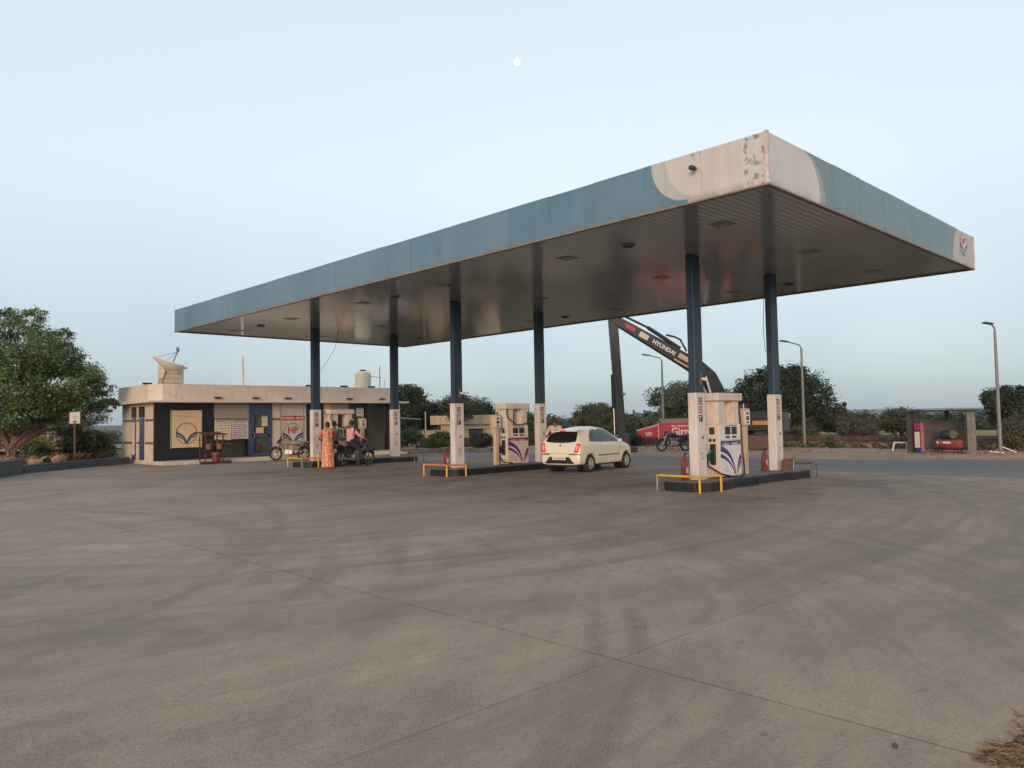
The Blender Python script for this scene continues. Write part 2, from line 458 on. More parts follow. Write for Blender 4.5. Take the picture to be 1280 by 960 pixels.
# wider slab in the strip left of the corner joint (continues under the photographer)
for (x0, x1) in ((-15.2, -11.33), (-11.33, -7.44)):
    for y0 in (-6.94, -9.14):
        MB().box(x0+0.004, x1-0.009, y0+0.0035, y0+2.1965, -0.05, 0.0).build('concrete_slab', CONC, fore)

# road
def road_mat():
    k = NT('asphalt'); p = k.pos()
    n1 = k.noise(k.scale(p, (1.2, 0.14, 1)), 0.8, 5, 0.6); n2 = k.noise(p, 45, 4, 0.7)
    c = k.mix(k.ramp(n1, 0.35, 0.7), (0.080, 0.074, 0.070), (0.128, 0.118, 0.110))
    c = k.mix(k.math('MULTIPLY', k.ramp(n2, 0.4, 0.65), 0.4), c, (0.05, 0.05, 0.05))
    X, Y, Z = k.xyz(p); du = k.math('MULTIPLY', k.ramp(X, 14.5, 10.9), k.ramp(k.noise(k.scale(p, (1, 0.35, 1)), 0.6, 5, 0.65), 0.3, 0.6)); c = k.mix(k.math('MULTIPLY', du, 0.8), c, (0.20, 0.16, 0.125))
    k.set('Base Color', c); k.set('Roughness', 0.8); k.bump(n2, 0.4, 0.01)
    return k.m
ROAD = road_mat()
far_edge = [(60, -60), (30, -18), (20.2, 0.9), (17.2, 7.5), (16.5, 14.2), (15.9, 24.5), (15.4, 40), (14, 90), (10, 300)]
near_edge = [(10.9, -60), (10.9, -18), (10.9, 0.9), (10.9, 7.5), (10.9, 14.2), (10.9, 24.5), (10.9, 33.5), (7.5, 90), (2, 300)]
m = MB()
for i in range(len(far_edge)-1):
    a, b, c, d = near_edge[i], far_edge[i], far_edge[i+1], near_edge[i+1]
    m.add([(a[0],a[1],-0.012),(b[0],b[1],-0.012),(c[0],c[1],-0.012),(d[0],d[1],-0.012)], [(0,1,2,3)])
tag(m.build('road', ROAD), kind='structure')
WPAINT = M('worn road paint', (0.5, 0.49, 0.46), 0.7, var=0.35, sc=6, dirt=0.9)
m = MB()
for i in range(2, 6):
    (ax, ay), (bx, by) = far_edge[i], far_edge[i+1]
    m.add([(ax-0.55,ay,-0.007),(ax-0.43,ay,-0.007),(bx-0.43,by,-0.007),(bx-0.55,by,-0.007)], [(0,1,2,3)])
o = m.build('edge_line', WPAINT); tag(o, kind='structure')
# dirt verge beyond the road
def verge():
    xs = 14; pts = []
    rv = random.Random(5)
    ys = np.linspace(-40, 60, 120)
    fe = np.array(far_edge); V = []; F = []
    for j, y in enumerate(ys):
        x0 = float(np.interp(y, fe[:, 1], fe[:, 0]))
        for i in range(xs):
            t = i/(xs-1)
            x = x0 - 0.25*(rv.random() if i == 0 else 0) + t*13.0
            z = -0.006 + (0.0 if i == 0 else 0.05*t + rv.uniform(-0.015, 0.03))
            V.append((x, y, z))
    for j in range(len(ys)-1):
        for i in range(xs-1):
            a = j*xs+i; F.append((a, a+1, a+xs+1, a+xs))
    tag(quick_mesh('verge', np.array(V), np.array(F), DIRT, smooth=True), kind='structure')
verge()
# rubble and litter stones strewn on the verge
def rubble():
    rv = random.Random(12); m = MB()
    for _ in range(420):
        y = rv.uniform(-2, 22); x = 21.3 + rv.random()**1.5*4.5 + (0.12*(10-y) if y < 10 else 0) * 0.3
        s = rv.uniform(0.02, 0.085) if rv.random() < 0.93 else rv.uniform(0.1, 0.17)
        q = [(rv.uniform(-1,1)*0.3, rv.uniform(-1,1)*0.3) for _ in range(4)]
        m.add([(x-s+q[0][0]*s,y-s,0.0),(x+s,y-s+q[1][0]*s,0.0),(x+s+q[2][0]*s,y+s,0.0),(x-s,y+s+q[3][0]*s,0.0),(x+q[0][1]*s,y+q[1][1]*s,0.03+s*0.9),(x+s*0.5,y+q[2][1]*s,0.03+s*0.6)],
              [(0,1,5,4),(1,2,5),(2,3,4,5),(3,0,4)])
    o = m.build('rubble', M('rubble stone', (0.22, 0.13, 0.10), 0.9, var=0.5, sc=0.8)); tag(o, kind='stuff')
    tag(o, 'scattered reddish stones and rubble on the dirt verge', 'rubble')
rubble()
# harvested field beyond the roadside wall
def field():
    V = []; F = []; n = 12
    for i in range(n+1):
        for j in range(n+1):
            x = 46+ i*4.0 + j*0.8; y = -14 + j*3.6; V.append((x, y, float(drop(math.hypot(x, y)))+0.06))
    for i in range(n):
        for j in range(n): a = i*(n+1)+j; F.append((a, a+n+1, a+n+2, a+1))
    tag(quick_mesh('field', np.array(V), np.array(F), FIELD, smooth=True), kind='structure')
field()
# far hills: real ridges, kilometres away
def hills(name, dist, az0, az1, hmax, seed, thick=500):
    rv = np.random.default_rng(seed); n = 90
    az = np.radians(np.linspace(az0, az1, n))
    h = np.zeros(n)
    for f_, a_ in ((1.1, 0.5), (2.7, 0.3), (6.3, 0.14), (15, 0.06)):
        h += a_*np.sin(np.linspace(0, f_*6.28, n) + rv.uniform(0, 6.28))
    h = (0.5 + 0.5*h)*hmax
    h = np.clip(h, hmax*0.12, None)*np.sin(np.linspace(0.0, PI, n))**0.35
    V = []; F = []
    prof = [(-1, -6), (-0.55, 0.35), (-0.2, 0.85), (0, 1.0), (0.4, 0.7), (1, -6)]
    for i in range(n):
        for (u, z) in prof:
            d = dist + u*thick/2
            zz = -6 if z < 0 else h[i]*z
            V.append((d*math.cos(az[i]), d*math.sin(az[i]), zz))
    P = len(prof)
    for i in range(n-1):
        for j in range(P-1):
            a = i*P+j; F.append((a, a+P, a+P+1, a+1))
    tag(quick_mesh(name, np.array(V), np.array(F), M('wooded hill', (0.05, 0.07, 0.04), 0.95, var=0.4, sc=0.02), smooth=True), kind='structure')
hills('hills', 2000, -5, 70, 16, 4)
hills('hills', 1200, 2, 95, 6.5, 8, 200)

# planter soil behind the left kerb, raised
m = MB()
pl = [(-9.2, 21.3), (-4.75, 27.75), (-3.5, 29.05), (-2.05, 30.35), (0.35, 31.95), (0.55, 34.5), (-3, 42), (-16, 42), (-16, 24)]
m.prism(pl, -0.05, 0.27)
tag(m.build('planter_bed', SOIL), kind='structure')
KERB = M('kerb paint', (0.085, 0.10, 0.105), 0.8, var=0.35, sc=3, dirt=0.5, bump=0.3)
KTOP = M('kerb plaster', (0.30, 0.24, 0.18), 0.9, var=0.4, sc=5, dirt=0.5, bump=0.3)
def kerb(name, pts, h, w, label, mat=KERB, top=KTOP):
    t = thing(name, label, 'kerb', (pts[0][0], pts[0][1], 0))
    o0 = Vector((pts[0][0], pts[0][1], 0))
    for i in range(len(pts)-1):
        a = Vector((*pts[i], 0))-o0; b = Vector((*pts[i+1], 0))-o0
        L = (b-a).length; n = max(1, round(L/1.1))
        for k in range(n):
            p = a.lerp(b, k/n); q = a.lerp(b, (k+1)/n); d = (q-p).normalized()*0.006
            MB().bar(p+d+Vector((0,0,h/2-0.02)), q-d+Vector((0,0,h/2-0.02)), w, h).build('kerb_block', mat, t, bevel=0.015)
    return t
kerb('planter_wall', [(-10.4, 19.2), (-4.95, 27.45)], 0.58, 0.3, 'taller grey painted planter wall under the big leafy tree')
kerb('planter_kerb', [(-4.8, 27.75), (-3.55, 29.0), (-2.1, 30.32), (0.25, 31.85)], 0.34, 0.22, 'low dark grey kerb running up to the office side door')
kerb('median_kerb', [(12.2, 29.9), (15.7, 25.6), (16.2, 24.4)], 0.24, 0.35, 'low dark kerb across the road in front of the green bushes', M('old kerb', (0.12, 0.10, 0.085), 0.9, var=0.4, sc=3, bump=0.3))
# earth on the corner beyond the slab edge with dry grass
m = MB(); m.add([(-7.43,-4.845,-0.026),(14,-4.845,-0.026),(14,-12,-0.026),(-7.43,-12,-0.026)], [(0,3,2,1)])
tag(m.build('soil_corner', SOIL), kind='structure')
def blades(name, n, fn, mat, seed, hmin, hmax, w, label=None, flat=0.5):
    rg = np.random.default_rng(seed)
    P = np.array([fn(rg) for _ in range(n)])
    a = rg.uniform(0, 2*PI, n); h = rg.uniform(hmin, hmax, n); ln = rg.uniform(flat*0.3, flat, n)
    dx, dy = np.cos(a), np.sin(a)
    V = np.zeros((n, 4, 3))
    ww = w*rg.uniform(0.6, 1.3, n)
    V[:,0] = P + np.stack([-dy*ww, dx*ww, 0*ww], 1); V[:,1] = P + np.stack([dy*ww, -dx*ww, 0*ww], 1)
    mid = P + np.stack([dx*ln*h*1.2, dy*ln*h*1.2, h*0.7], 1); tip = P + np.stack([dx*ln*h*3, dy*ln*h*3, h*(1-0.4*ln)], 1)
    V[:,2] = mid + np.stack([dy*ww*.5, -dx*ww*.5, 0*ww], 1); V[:,3] = tip
    F = np.arange(n*4).reshape(n, 4)
    o = quick_mesh(name, V.reshape(-1, 3), F, mat); tag(o, kind='stuff')
    if label: tag(o, label, 'grass')
    return o
STRAW = leaf_mat('straw', (0.16, 0.10, 0.055), (0.36, 0.25, 0.14), (0.10, 0.05, 0.03))
def _corner(rg):
    x = -7.5 + 1.6*rg.random(); return (x, -4.80 - abs(rg.normal(0, 0.09)) + 0.05*rg.random()*math.sin(x*9) - 0.3*rg.random()*(x > -7.2), -0.004)
blades('dry_grass', 4200, _corner, STRAW, 3, 0.006, 0.03, 0.0011, 'dry straw and grass litter along the broken slab edge', 1.4)
def _plant(rg):
    while True:
        x, y = rg.uniform(-12, 0.3), rg.uniform(25, 36)
        if y > 33.1 + 0.93*(x+0.0) + 0.6 and y > 27.5: return (x, y, 0.27)
blades('dry_grass', 5000, _plant, STRAW, 5, 0.1, 0.4, 0.006, 'dry grass growing in the planter bed under the big tree', 0.5)
def _verge(rg):
    y = rg.uniform(-4, 40); return (26.2 + rg.random()**1.4*3.0, y, 0.02)
blades('dry_grass', 9000, _verge, leaf_mat('verge grass', (0.05, 0.05, 0.02), (0.17, 0.14, 0.06), (0.25, 0.18, 0.1)), 6, 0.08, 0.42, 0.008, 'dry weeds growing along the foot of the roadside stone wall', 0.5)
tag(MB().sphere((-7.62,-4.44,0.012), (0.020,0.015,0.010), 7, 5).build('small_stone', M('brown stone', (0.09,0.06,0.045), 0.9, var=0.4), smooth=True), 'small brown stone lying on the slab by the dry grass', 'stone')

# ================================================================== CANOPY
CW, CL, ZS, ZT = 11.29, 25.49, 5.50, 6.36
def fascia_mat(side):
    k = NT('fascia ' + side); p = k.pos(); X, Y, Z = k.xyz(p)
    A = Y if side == 'long' else X
    pv = k.scale(p, (2.2, 2.2, 0.16))
    st = k.noise(pv, 1.5, 6, 0.65); bl = k.noise(p, 0.35, 4, 0.6); wave = k.noise(k.scale(p, (1, 1, 0.02)), 0.75, 2, 0.4)
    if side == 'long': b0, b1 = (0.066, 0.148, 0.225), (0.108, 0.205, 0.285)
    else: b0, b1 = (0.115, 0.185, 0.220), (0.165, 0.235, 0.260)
    blue = k.mix(k.ramp(bl, 0.32, 0.68), b0, b1)
    blue = k.mix(k.math('MULTIPLY', k.ramp(wave, 0.5, 0.56), 0.28), blue, (0.125, 0.20, 0.24))
    blue = k.mix(k.math('MULTIPLY', k.ramp(st, 0.5, 0.72), 0.38), blue, (0.065, 0.105, 0.135))
    blue = k.mix(k.math('MULTIPLY', k.rnd(), 0.30), blue, (0.16, 0.235, 0.28))
    white = k.mix(k.ramp(bl, 0.3, 0.7), (0.47, 0.44, 0.41), (0.56, 0.535, 0.51))
    white = k.mix(k.math('MULTIPLY', k.ramp(st, 0.5, 0.75), 0.4), white, (0.36, 0.33, 0.29))
    grey = k.mix(k.ramp(st, 0.3, 0.7), (0.33, 0.34, 0.32), (0.44, 0.44, 0.41))
    def disc(cx, cz, r, flip=1):
        dx = k.math('SUBTRACT', A, cx); dz = k.math('SUBTRACT', Z, cz)
        rr = k.math('SQRT', k.math('ADD', k.math('MULTIPLY', dx, dx), k.math('MULTIPLY', dz, dz)))
        inside = k.math('LESS_THAN', rr, r)
        before = k.math('LESS_THAN', k.math('MULTIPLY', A, flip), cx*flip)
        return k.math('MAXIMUM', inside, before)
    if side == 'long':
        c = k.mix(disc(1.50, 6.32, 0.76), blue, grey); c = k.mix(disc(1.16, 6.35, 0.79), c, white)
        fl = k.math('GREATER_THAN', k.noise(k.scale(p, (1, 1.5, 1)), 7.0, 4, 0.7), 0.565)
        reg = k.math('LESS_THAN', Y, 0.40); reg2 = k.math('MULTIPLY', k.math('LESS_THAN', k.math('ABSOLUTE', k.math('SUBTRACT', Y, 1.33)), 0.12), k.math('LESS_THAN', k.math('ABSOLUTE', k.math('SUBTRACT', Z, 6.28)), 0.07))
        c = k.mix(k.math('MULTIPLY', reg, 0.55), c, (0.46, 0.45, 0.42))
        c = k.mix(k.math('MULTIPLY', fl, k.math('MAXIMUM', reg, reg2)), c, (0.22, 0.22, 0.215))
    else:
        c = k.mix(disc(1.32, 5.5, 0.84), blue, (0.28, 0.30, 0.30)); c = k.mix(disc(1.16, 5.58, 0.78), c, white)
        c = k.mix(disc(10.45, 5.55, 1.1, -1), c, (0.17, 0.19, 0.20)); c = k.mix(disc(10.55, 5.55, 1.0, -1), c, (0.40, 0.375, 0.35))
    low = k.ramp(Z, 5.64, 5.50)
    c = k.mix(k.math('MULTIPLY', k.math('MULTIPLY', low, k.ramp(st, 0.35, 0.6)), 0.5), c, (0.15, 0.11, 0.08))
    k.set('Base Color', c); k.set('Roughness', 0.42); k.set('Metallic', 0.0)
    k.bump(k.math('ADD', k.noise(k.scale(p, (1, 1, 0.5)), 1.3, 2, 0.5), k.math('MULTIPLY', st, 0.15)), 0.35, 0.12)
    return k.m
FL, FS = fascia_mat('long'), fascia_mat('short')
canopy = thing('fuel_canopy', 'huge flat station canopy with faded blue fascia and white rounded corner', 'canopy', (0, 0, 0))
rf = random.Random(9)
def fascia(n, L, side, far=False):
    w = L/n
    for i in range(n):
        a, b = i*w+0.0015, (i+1)*w-0.0015
        t = 0.03; o = rf.uniform(-0.004, 0.004)
        if side == 'long':
            x = CW+0.002 if far else -t-0.002
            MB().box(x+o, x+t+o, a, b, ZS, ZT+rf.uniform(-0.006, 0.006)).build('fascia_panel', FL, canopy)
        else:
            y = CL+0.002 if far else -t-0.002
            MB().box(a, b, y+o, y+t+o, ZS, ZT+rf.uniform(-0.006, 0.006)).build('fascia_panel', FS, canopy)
fascia(21, CL, 'long'); fascia(9, CW, 'short'); fascia(5, CL, 'long', True); fascia(3, CW, 'short', True)
TRIM = M('fascia trim', (0.24, 0.18, 0.14), 0.6, var=0.3, dirt=0.6)
CTRIM = M('corner trim', (0.55, 0.46, 0.40), 0.5, var=0.3, dirt=0.6)
for (a, b, c, d) in ((-0.045, 0.05, -0.045, CL+0.045), (CW-0.05, CW+0.045, -0.045, CL+0.045)):
    MB().box(a, b, c, d, ZS-0.035, ZS-0.004).build('bottom_trim', TRIM, canopy)
for (c, d) in ((-0.045, 0.05), (CL-0.05, CL+0.045)):
    MB().box(0.051, CW-0.051, c, d, ZS-0.033, ZS-0.004).build('bottom_trim', TRIM, canopy)
MB().box(-0.05, 0.012, -0.05, 0.012, ZS-0.003, ZT+0.012).build('corner_trim', CTRIM, canopy)
MB().box(CW-0.012, CW+0.05, -0.05, 0.012, ZS-0.003, ZT+0.012).build('corner_trim', CTRIM, canopy)
MB().box(0.03, CW-0.03, 0.03, CL-0.03, ZT-0.2, ZT-0.12).build('roof_deck', M('roof sheet', (0.3,0.3,0.3), 0.6), canopy)
def soffit_mat():
    k = NT('soffit metal'); p = k.pos()
    st = k.noise(k.scale(p, (0.25, 2.0, 1)), 1.0, 5, 0.6); bl = k.noise(p, 0.3, 5, 0.6)
    c = k.mix(k.ramp(bl, 0.3, 0.7), (0.195, 0.225, 0.245), (0.275, 0.305, 0.325))
    c = k.mix(k.math('MULTIPLY', k.ramp(st, 0.45, 0.75), 0.35), c, (0.17, 0.16, 0.15))
    k.set('Base Color', c); k.set('Roughness', 0.3); k.set('Coat Weight', 1.0); k.set('Coat IOR', 1.75); k.set('Coat Roughness', k.math('ADD', 0.07, k.math('MULTIPLY', bl, 0.08)))
    return k.m
m = MB(); w = 0.15; n = int((CL-0.1)/w)
for i in range(n):
    y = 0.05 + i*w
    a = 0.018
    m.add([(0.05,y,ZS+0.03),(0.05,y+a,ZS),(0.05,y+w-a*0.4,ZS),(0.05,y+w,ZS+0.03),(CW-0.05,y,ZS+0.03),(CW-0.05,y+a,ZS),(CW-0.05,y+w-a*0.4,ZS),(CW-0.05,y+w,ZS+0.03)],
          [(0,4,5,1),(1,5,6,2),(2,6,7,3)])
o = m.build('soffit', soffit_mat(), canopy); tag(o, kind='stuff')
DARK = M('dark hole', (0.02, 0.02, 0.022), 0.5)
FIXT = M('light fitting', (0.20, 0.20, 0.195), 0.4, dirt=0.3)
LENS = glass_mat('fitting lens', (0.15, 0.15, 0.15), 0.25)
for x in (1.83, 5.70, 9.50):
    for y in (1.9, 6.03, 10.6, 14.72, 19.4, 23.85):
        q = MB().box(x-0.2, x+0.2, y-0.2, y+0.2, ZS-0.012, ZS+0.01).build('flush_light', FIXT, canopy, bevel=0.005)
        MB().box(x-0.15, x+0.15, y-0.15, y+0.15, ZS-0.016, ZS-0.0125).build('lens', LENS, q)
for x in (1.83, 9.50):
    for y in (4.24, 12.98, 21.8):
        q = MB().lathe([(0.15, 0.0), (0.15, -0.035), (0.10, -0.035)], 20, c=(x, y, ZS)).build('downlight', FIXT, canopy)
        MB().cyl((x,y,ZS-0.037),(x,y,ZS-0.05),0.11,20).build('lamp_opening', DARK, q)
# emblem builder: ring, two wings and lettering (flat print on thin plates)
EB = M('emblem blue', (0.02, 0.03, 0.085), 0.4); EL = M('emblem light blue', (0.06, 0.14, 0.27), 0.4)
ER = M('emblem red', (0.36, 0.025, 0.035), 0.4); EW = M('emblem white', (0.62, 0.58, 0.53), 0.45, dirt=0.3)
def emblem(parent, mx, R, letters=True, ring=0.045, disc=True, h=0.006):
    if disc:
        d = MB(); d.mx = mx; d.prism([(R*math.cos(t*2*PI/40), R*math.sin(t*2*PI/40)) for t in range(40)], 0, h*0.5); d.build('emblem_disc', EW, parent)
    r = MB(); r.mx = mx @ Matrix.Translation((0, 0, h*0.5)); n = 40
    for i in range(n):
        a, b = 2*PI*i/n, 2*PI*(i+1)/n
        r.prism([(R*math.cos(a), R*math.sin(a)), (R*math.cos(b), R*math.sin(b)), (R*(1-ring)*math.cos(b), R*(1-ring)*math.sin(b)), (R*(1-ring)*math.cos(a), R*(1-ring)*math.sin(a))], 0, h*0.5)
    r.build('emblem_ring', EB, parent)
    for s in (-1, 1):
        w_ = MB(); w_.mx = mx @ Matrix.Translation((0, 0, h*0.6))
        ribbon(w_, (s*0.03*R, -0.93*R), (s*0.22*R, -0.12*R), (s*0.97*R, 0.06*R), 0.10*R, 0.20*R, h*0.5)
        w_.build('emblem_wing', EB, parent)
        w_ = MB(); w_.mx = mx @ Matrix.Translation((0, 0, h*0.6))
        ribbon(w_, (s*0.05*R, -0.96*R), (s*0.32*R, -0.34*R), (s*0.97*R, -0.20*R), 0.05*R, 0.17*R, h*0.6)
        w_.build('emblem_wing', EL, parent)
    if letters:
        text_mesh('emblem_letters', 'HP', R*0.85, ER, parent, mx @ Matrix.Translation((0, 0.36*R, h)), 0.002, 1.0, bold=R*0.02)
emblem(canopy, FRONT(10.42, -0.04, 6.0), 0.27)
camr = thing('security_camera', 'small dark box camera sticking out of the white canopy corner', 'camera', (-0.03, 1.29, 6.06), 0)
MB().tube([(0,0,0),(-0.12,-0.02,0.0),(-0.16,0.0,-0.03)], 0.018, 8).build('bracket', M('bracket tan', (0.5,0.36,0.26), 0.5), camr)
MB().box(-0.23, -0.09, -0.038, 0.038, -0.065, 0.012).build('housing', DARK, camr, bevel=0.015)

# ================================================================== PILLARS
NAVY = None
def navy():
    k = NT('pillar blue'); p = k.pos(); st = k.noise(k.scale(p, (4, 4, 0.5)), 1.5, 5, 0.6)
    c = k.mix(k.ramp(st, 0.35, 0.7), (0.013, 0.028, 0.052), (0.028, 0.052, 0.080)); k.set('Base Color', c); k.set('Roughness', 0.45); return k.m
NAVY = navy()
CLAD = M('pillar cladding', (0.61, 0.56, 0.525), 0.42, var=0.08, sc=2, dirt=0.35)
IB, IR = M('icon blue', (0.025, 0.03, 0.075), 0.4), M('icon red', (0.34, 0.05, 0.07), 0.4)
IW = M('icon white', (0.6, 0.58, 0.56), 0.4)
PX, PY = (3.95, 7.77), (3.96, 12.70, 21.43)
ZI = 0.22
plab = {(0,0): 'blue and white pillar on the island with green nozzle, beside yellow guard rail', (1,0): 'blue and white pillar with brown carton at its foot, by the road',
        (0,1): 'blue and white pillar standing before the small card reader post', (1,1): 'blue and white pillar partly behind the cream hatchback',
        (0,2): 'blue and white pillar beside the woman in orange sari', (1,2): 'blue and white pillar before the right end of the office'}
for j, y in enumerate(PY):
    for i, x in enumerate(PX):
        t = thing('canopy_pillar', plab[(i, j)], 'pillar', (x, y, ZI), 0, 'canopy pillars')
        MB().box(-0.168, 0.168, -0.098, 0.098, 2.03, ZS-ZI-0.004).build('column', NAVY, t, bevel=0.02)
        c = MB().box(-0.19, 0.19, -0.115, 0.115, 0.0, 2.03).build('cladding', CLAD, t, bevel=0.012)
        for fm in ((lambda px, pz: FRONT(px, -0.1155, pz)), ):
            for q, (mt, zz) in enumerate(((IB, 1.83), (IR, 1.63), (IB, 1.43))):
                mx = fm(-0.02, zz)
                b = MB(); b.mx = mx; b.box(-0.078, 0.078, -0.08, 0.08, 0, 0.003)
                ic = b.build('icon_plate', mt, t)
                b = MB(); b.mx = mx; b.box(-0.048, 0.048, -0.052, 0.052, 0.003, 0.0045); b.build('icon_face', IW, ic)
                b = MB(); b.mx = mx
                if q == 0: b.prism([(-0.03,-0.03),(0.01,-0.035),(0.035,0.0),(0.02,0.04),(-0.025,0.035)], 0.0045, 0.0055)
                elif q == 1: b.prism([(0.032*math.cos(a*PI/6), 0.036*math.sin(a*PI/6)) for a in range(12)], 0.0045, 0.0055)
                else: b.prism([(-0.05,0.0),(0.05,0.05),(0.05,-0.058),(0.0,-0.05)], 0.0045, 0.0055)
                b.build('icon_mark', mt, ic)
            b = MB(); b.mx = fm(0.03, 0.98); b.box(-0.022, 0.022, -0.028, 0.028, 0, 0.02); b.build('switch', DARK, t)
            b = MB(); b.mx = fm(0.0, 0.55)
            for k_ in range(3): b.box(-0.06+0.008*k_, 0.05-0.012*(k_ % 2), 0.06-0.06*k_-0.008, 0.06-0.06*k_+0.008, 0, 0.002)
            b.build('stencil_lines', IB, t)
        if i == 0 and j < 2:
            g = MB().cbox((0.03, -0.115, 2.35), (0.06, 0.035, 0.28)).build('camera_plate', M('rusty plate', (0.20, 0.13, 0.09), 0.7, var=0.4), t)
            MB().cyl((0.05, -0.13, 2.36), (0.10, -0.24, 2.33), 0.032, 12).build('camera_lens', M('camera white', (0.6, 0.57, 0.55), 0.4), g)
# loose cables down some pillars
CABLE = M('cable black', (0.02, 0.02, 0.022), 0.5)
def cable(label, pts, r=0.008):
    return tag(MB().tube(pts, r, 6).build('loose_cable', CABLE), label, 'cable')
cable('thin cable hanging down the left edge of the roadside pillar', [(7.60, 4.07, 5.45), (7.57, 4.08, 4.6), (7.55, 4.09, 3.9), (7.58, 4.07, 3.4)])
cable('thin cable hanging from the soffit beside the pillar with green nozzle', [(4.12, 3.82, 5.47), (4.22, 3.76, 5.2), (4.25, 3.75, 4.95)], 0.006)
cable('sagging cable from the office pillar up to the canopy', [(4.08, 21.33, 3.75), (4.3, 21.2, 4.1), (4.6, 21.0, 4.7), (4.72, 20.9, 5.47)], 0.009)

# ================================================================== ISLANDS
ISL = M('island kerb black', (0.010, 0.010, 0.012), 0.6, var=0.4, sc=3, dirt=0.12)
ITOP = M('island concrete', (0.17, 0.155, 0.14), 0.8, var=0.3, sc=3, dirt=0.5)
def island_shape(o=0.0):
    # plan of the kerb: wide blunt noses joined by a narrower middle
    return [(3.15+o, -0.38+o*.6), (3.45+o*.5, -0.62+o), (4.35-o, -0.62+o), (4.65-o*.3, -0.50+o), (7.2+o*.3, -0.50+o), (7.5+o, -0.62+o), (8.45-o*.5, -0.62+o), (8.7-o, -0.38+o*.6),
            (8.7-o, 0.38-o*.6), (8.45-o*.5, 0.62-o), (7.5+o, 0.62-o), (7.2+o*.3, 0.50-o), (4.65-o*.3, 0.50-o), (4.35-o, 0.62-o), (3.45+o*.5, 0.62-o), (3.15+o, 0.38-o*.6)]
ilab = ['black kerbed pump island with the green nozzle dispenser', 'black kerbed pump island beside the cream hatchback', 'black kerbed pump island beside the motorbike rider']
for j, y in enumerate(PY):
    t = thing('pump_island', ilab[j], 'pump island', (0, y, 0), 0, 'pump islands')
    MB().prism(island_shape(), -0.02, ZI-0.02).build('kerb', ISL, t, bevel=0.025)
    MB().prism(island_shape(0.07), ZI-0.02, ZI-0.002).build('top_slab', ITOP, t, bevel=0.006)

# ================================================================== GUARD RAILS
YEL = M('guard yellow', (0.62, 0.36, 0.03), 0.45, var=0.2, sc=6, dirt=0.35)
ORG = M('guard orange', (0.62, 0.22, 0.06), 0.45, var=0.2, sc=6, dirt=0.35)
GRY = M('guard grey', (0.10, 0.09, 0.085), 0.5, var=0.3, sc=6, dirt=0.5)
WGR = M('guard white', (0.26, 0.23, 0.21), 0.5, var=0.2, sc=6, dirt=0.4)
def guard(label, y, sgn, top, legs, side):
    """hoop of tube round one nose of an island: front bar and a short return"""
    x = 3.0 if sgn < 0 else 8.85
    t = thing('guard_rail', label, 'guard rail', (x, y, 0), 0, 'guard rails at the island ends')
    s = -1 if sgn < 0 else 1
    H = 0.36; ya, yb = -0.62, 0.50; xr = -s*0.62
    pts = {'a': (xr, -0.78), 'b': (0, ya), 'c': (0, yb), 'd': (xr, 0.70)}
    for kk, mt in zip('abc', legs):
        MB().cyl((*pts[kk], 0), (*pts[kk], H), 0.027, 12).build('post', mt, t, smooth=True)
    MB().tube([(*pts['b'], H), (*pts['c'], H)], 0.028, 12).build('rail', top, t, smooth=True)
    MB().tube([(*pts['a'], H), (*pts['b'], H)], 0.027, 12).build('rail', side, t, smooth=True)
guard('yellow guard rail round the nose of the green nozzle island', PY[0], -1, YEL, (YEL, YEL, WGR), YEL)
guard('grey guard rail at the island end beside the brown carton', PY[0], 1, GRY, (GRY, GRY, GRY), GRY)
guard('orange guard rail before the pillar with the red extinguisher and card post', PY[1], -1, ORG, (YEL, YEL, YEL), ORG)
guard('yellow and orange guard rail beside the woman in orange sari', PY[2], -1, YEL, (YEL, WGR, YEL), ORG)
guard('dull grey guard rail at the island end next to the office', PY[2], 1, GRY, (GRY, GRY, GRY), GRY)

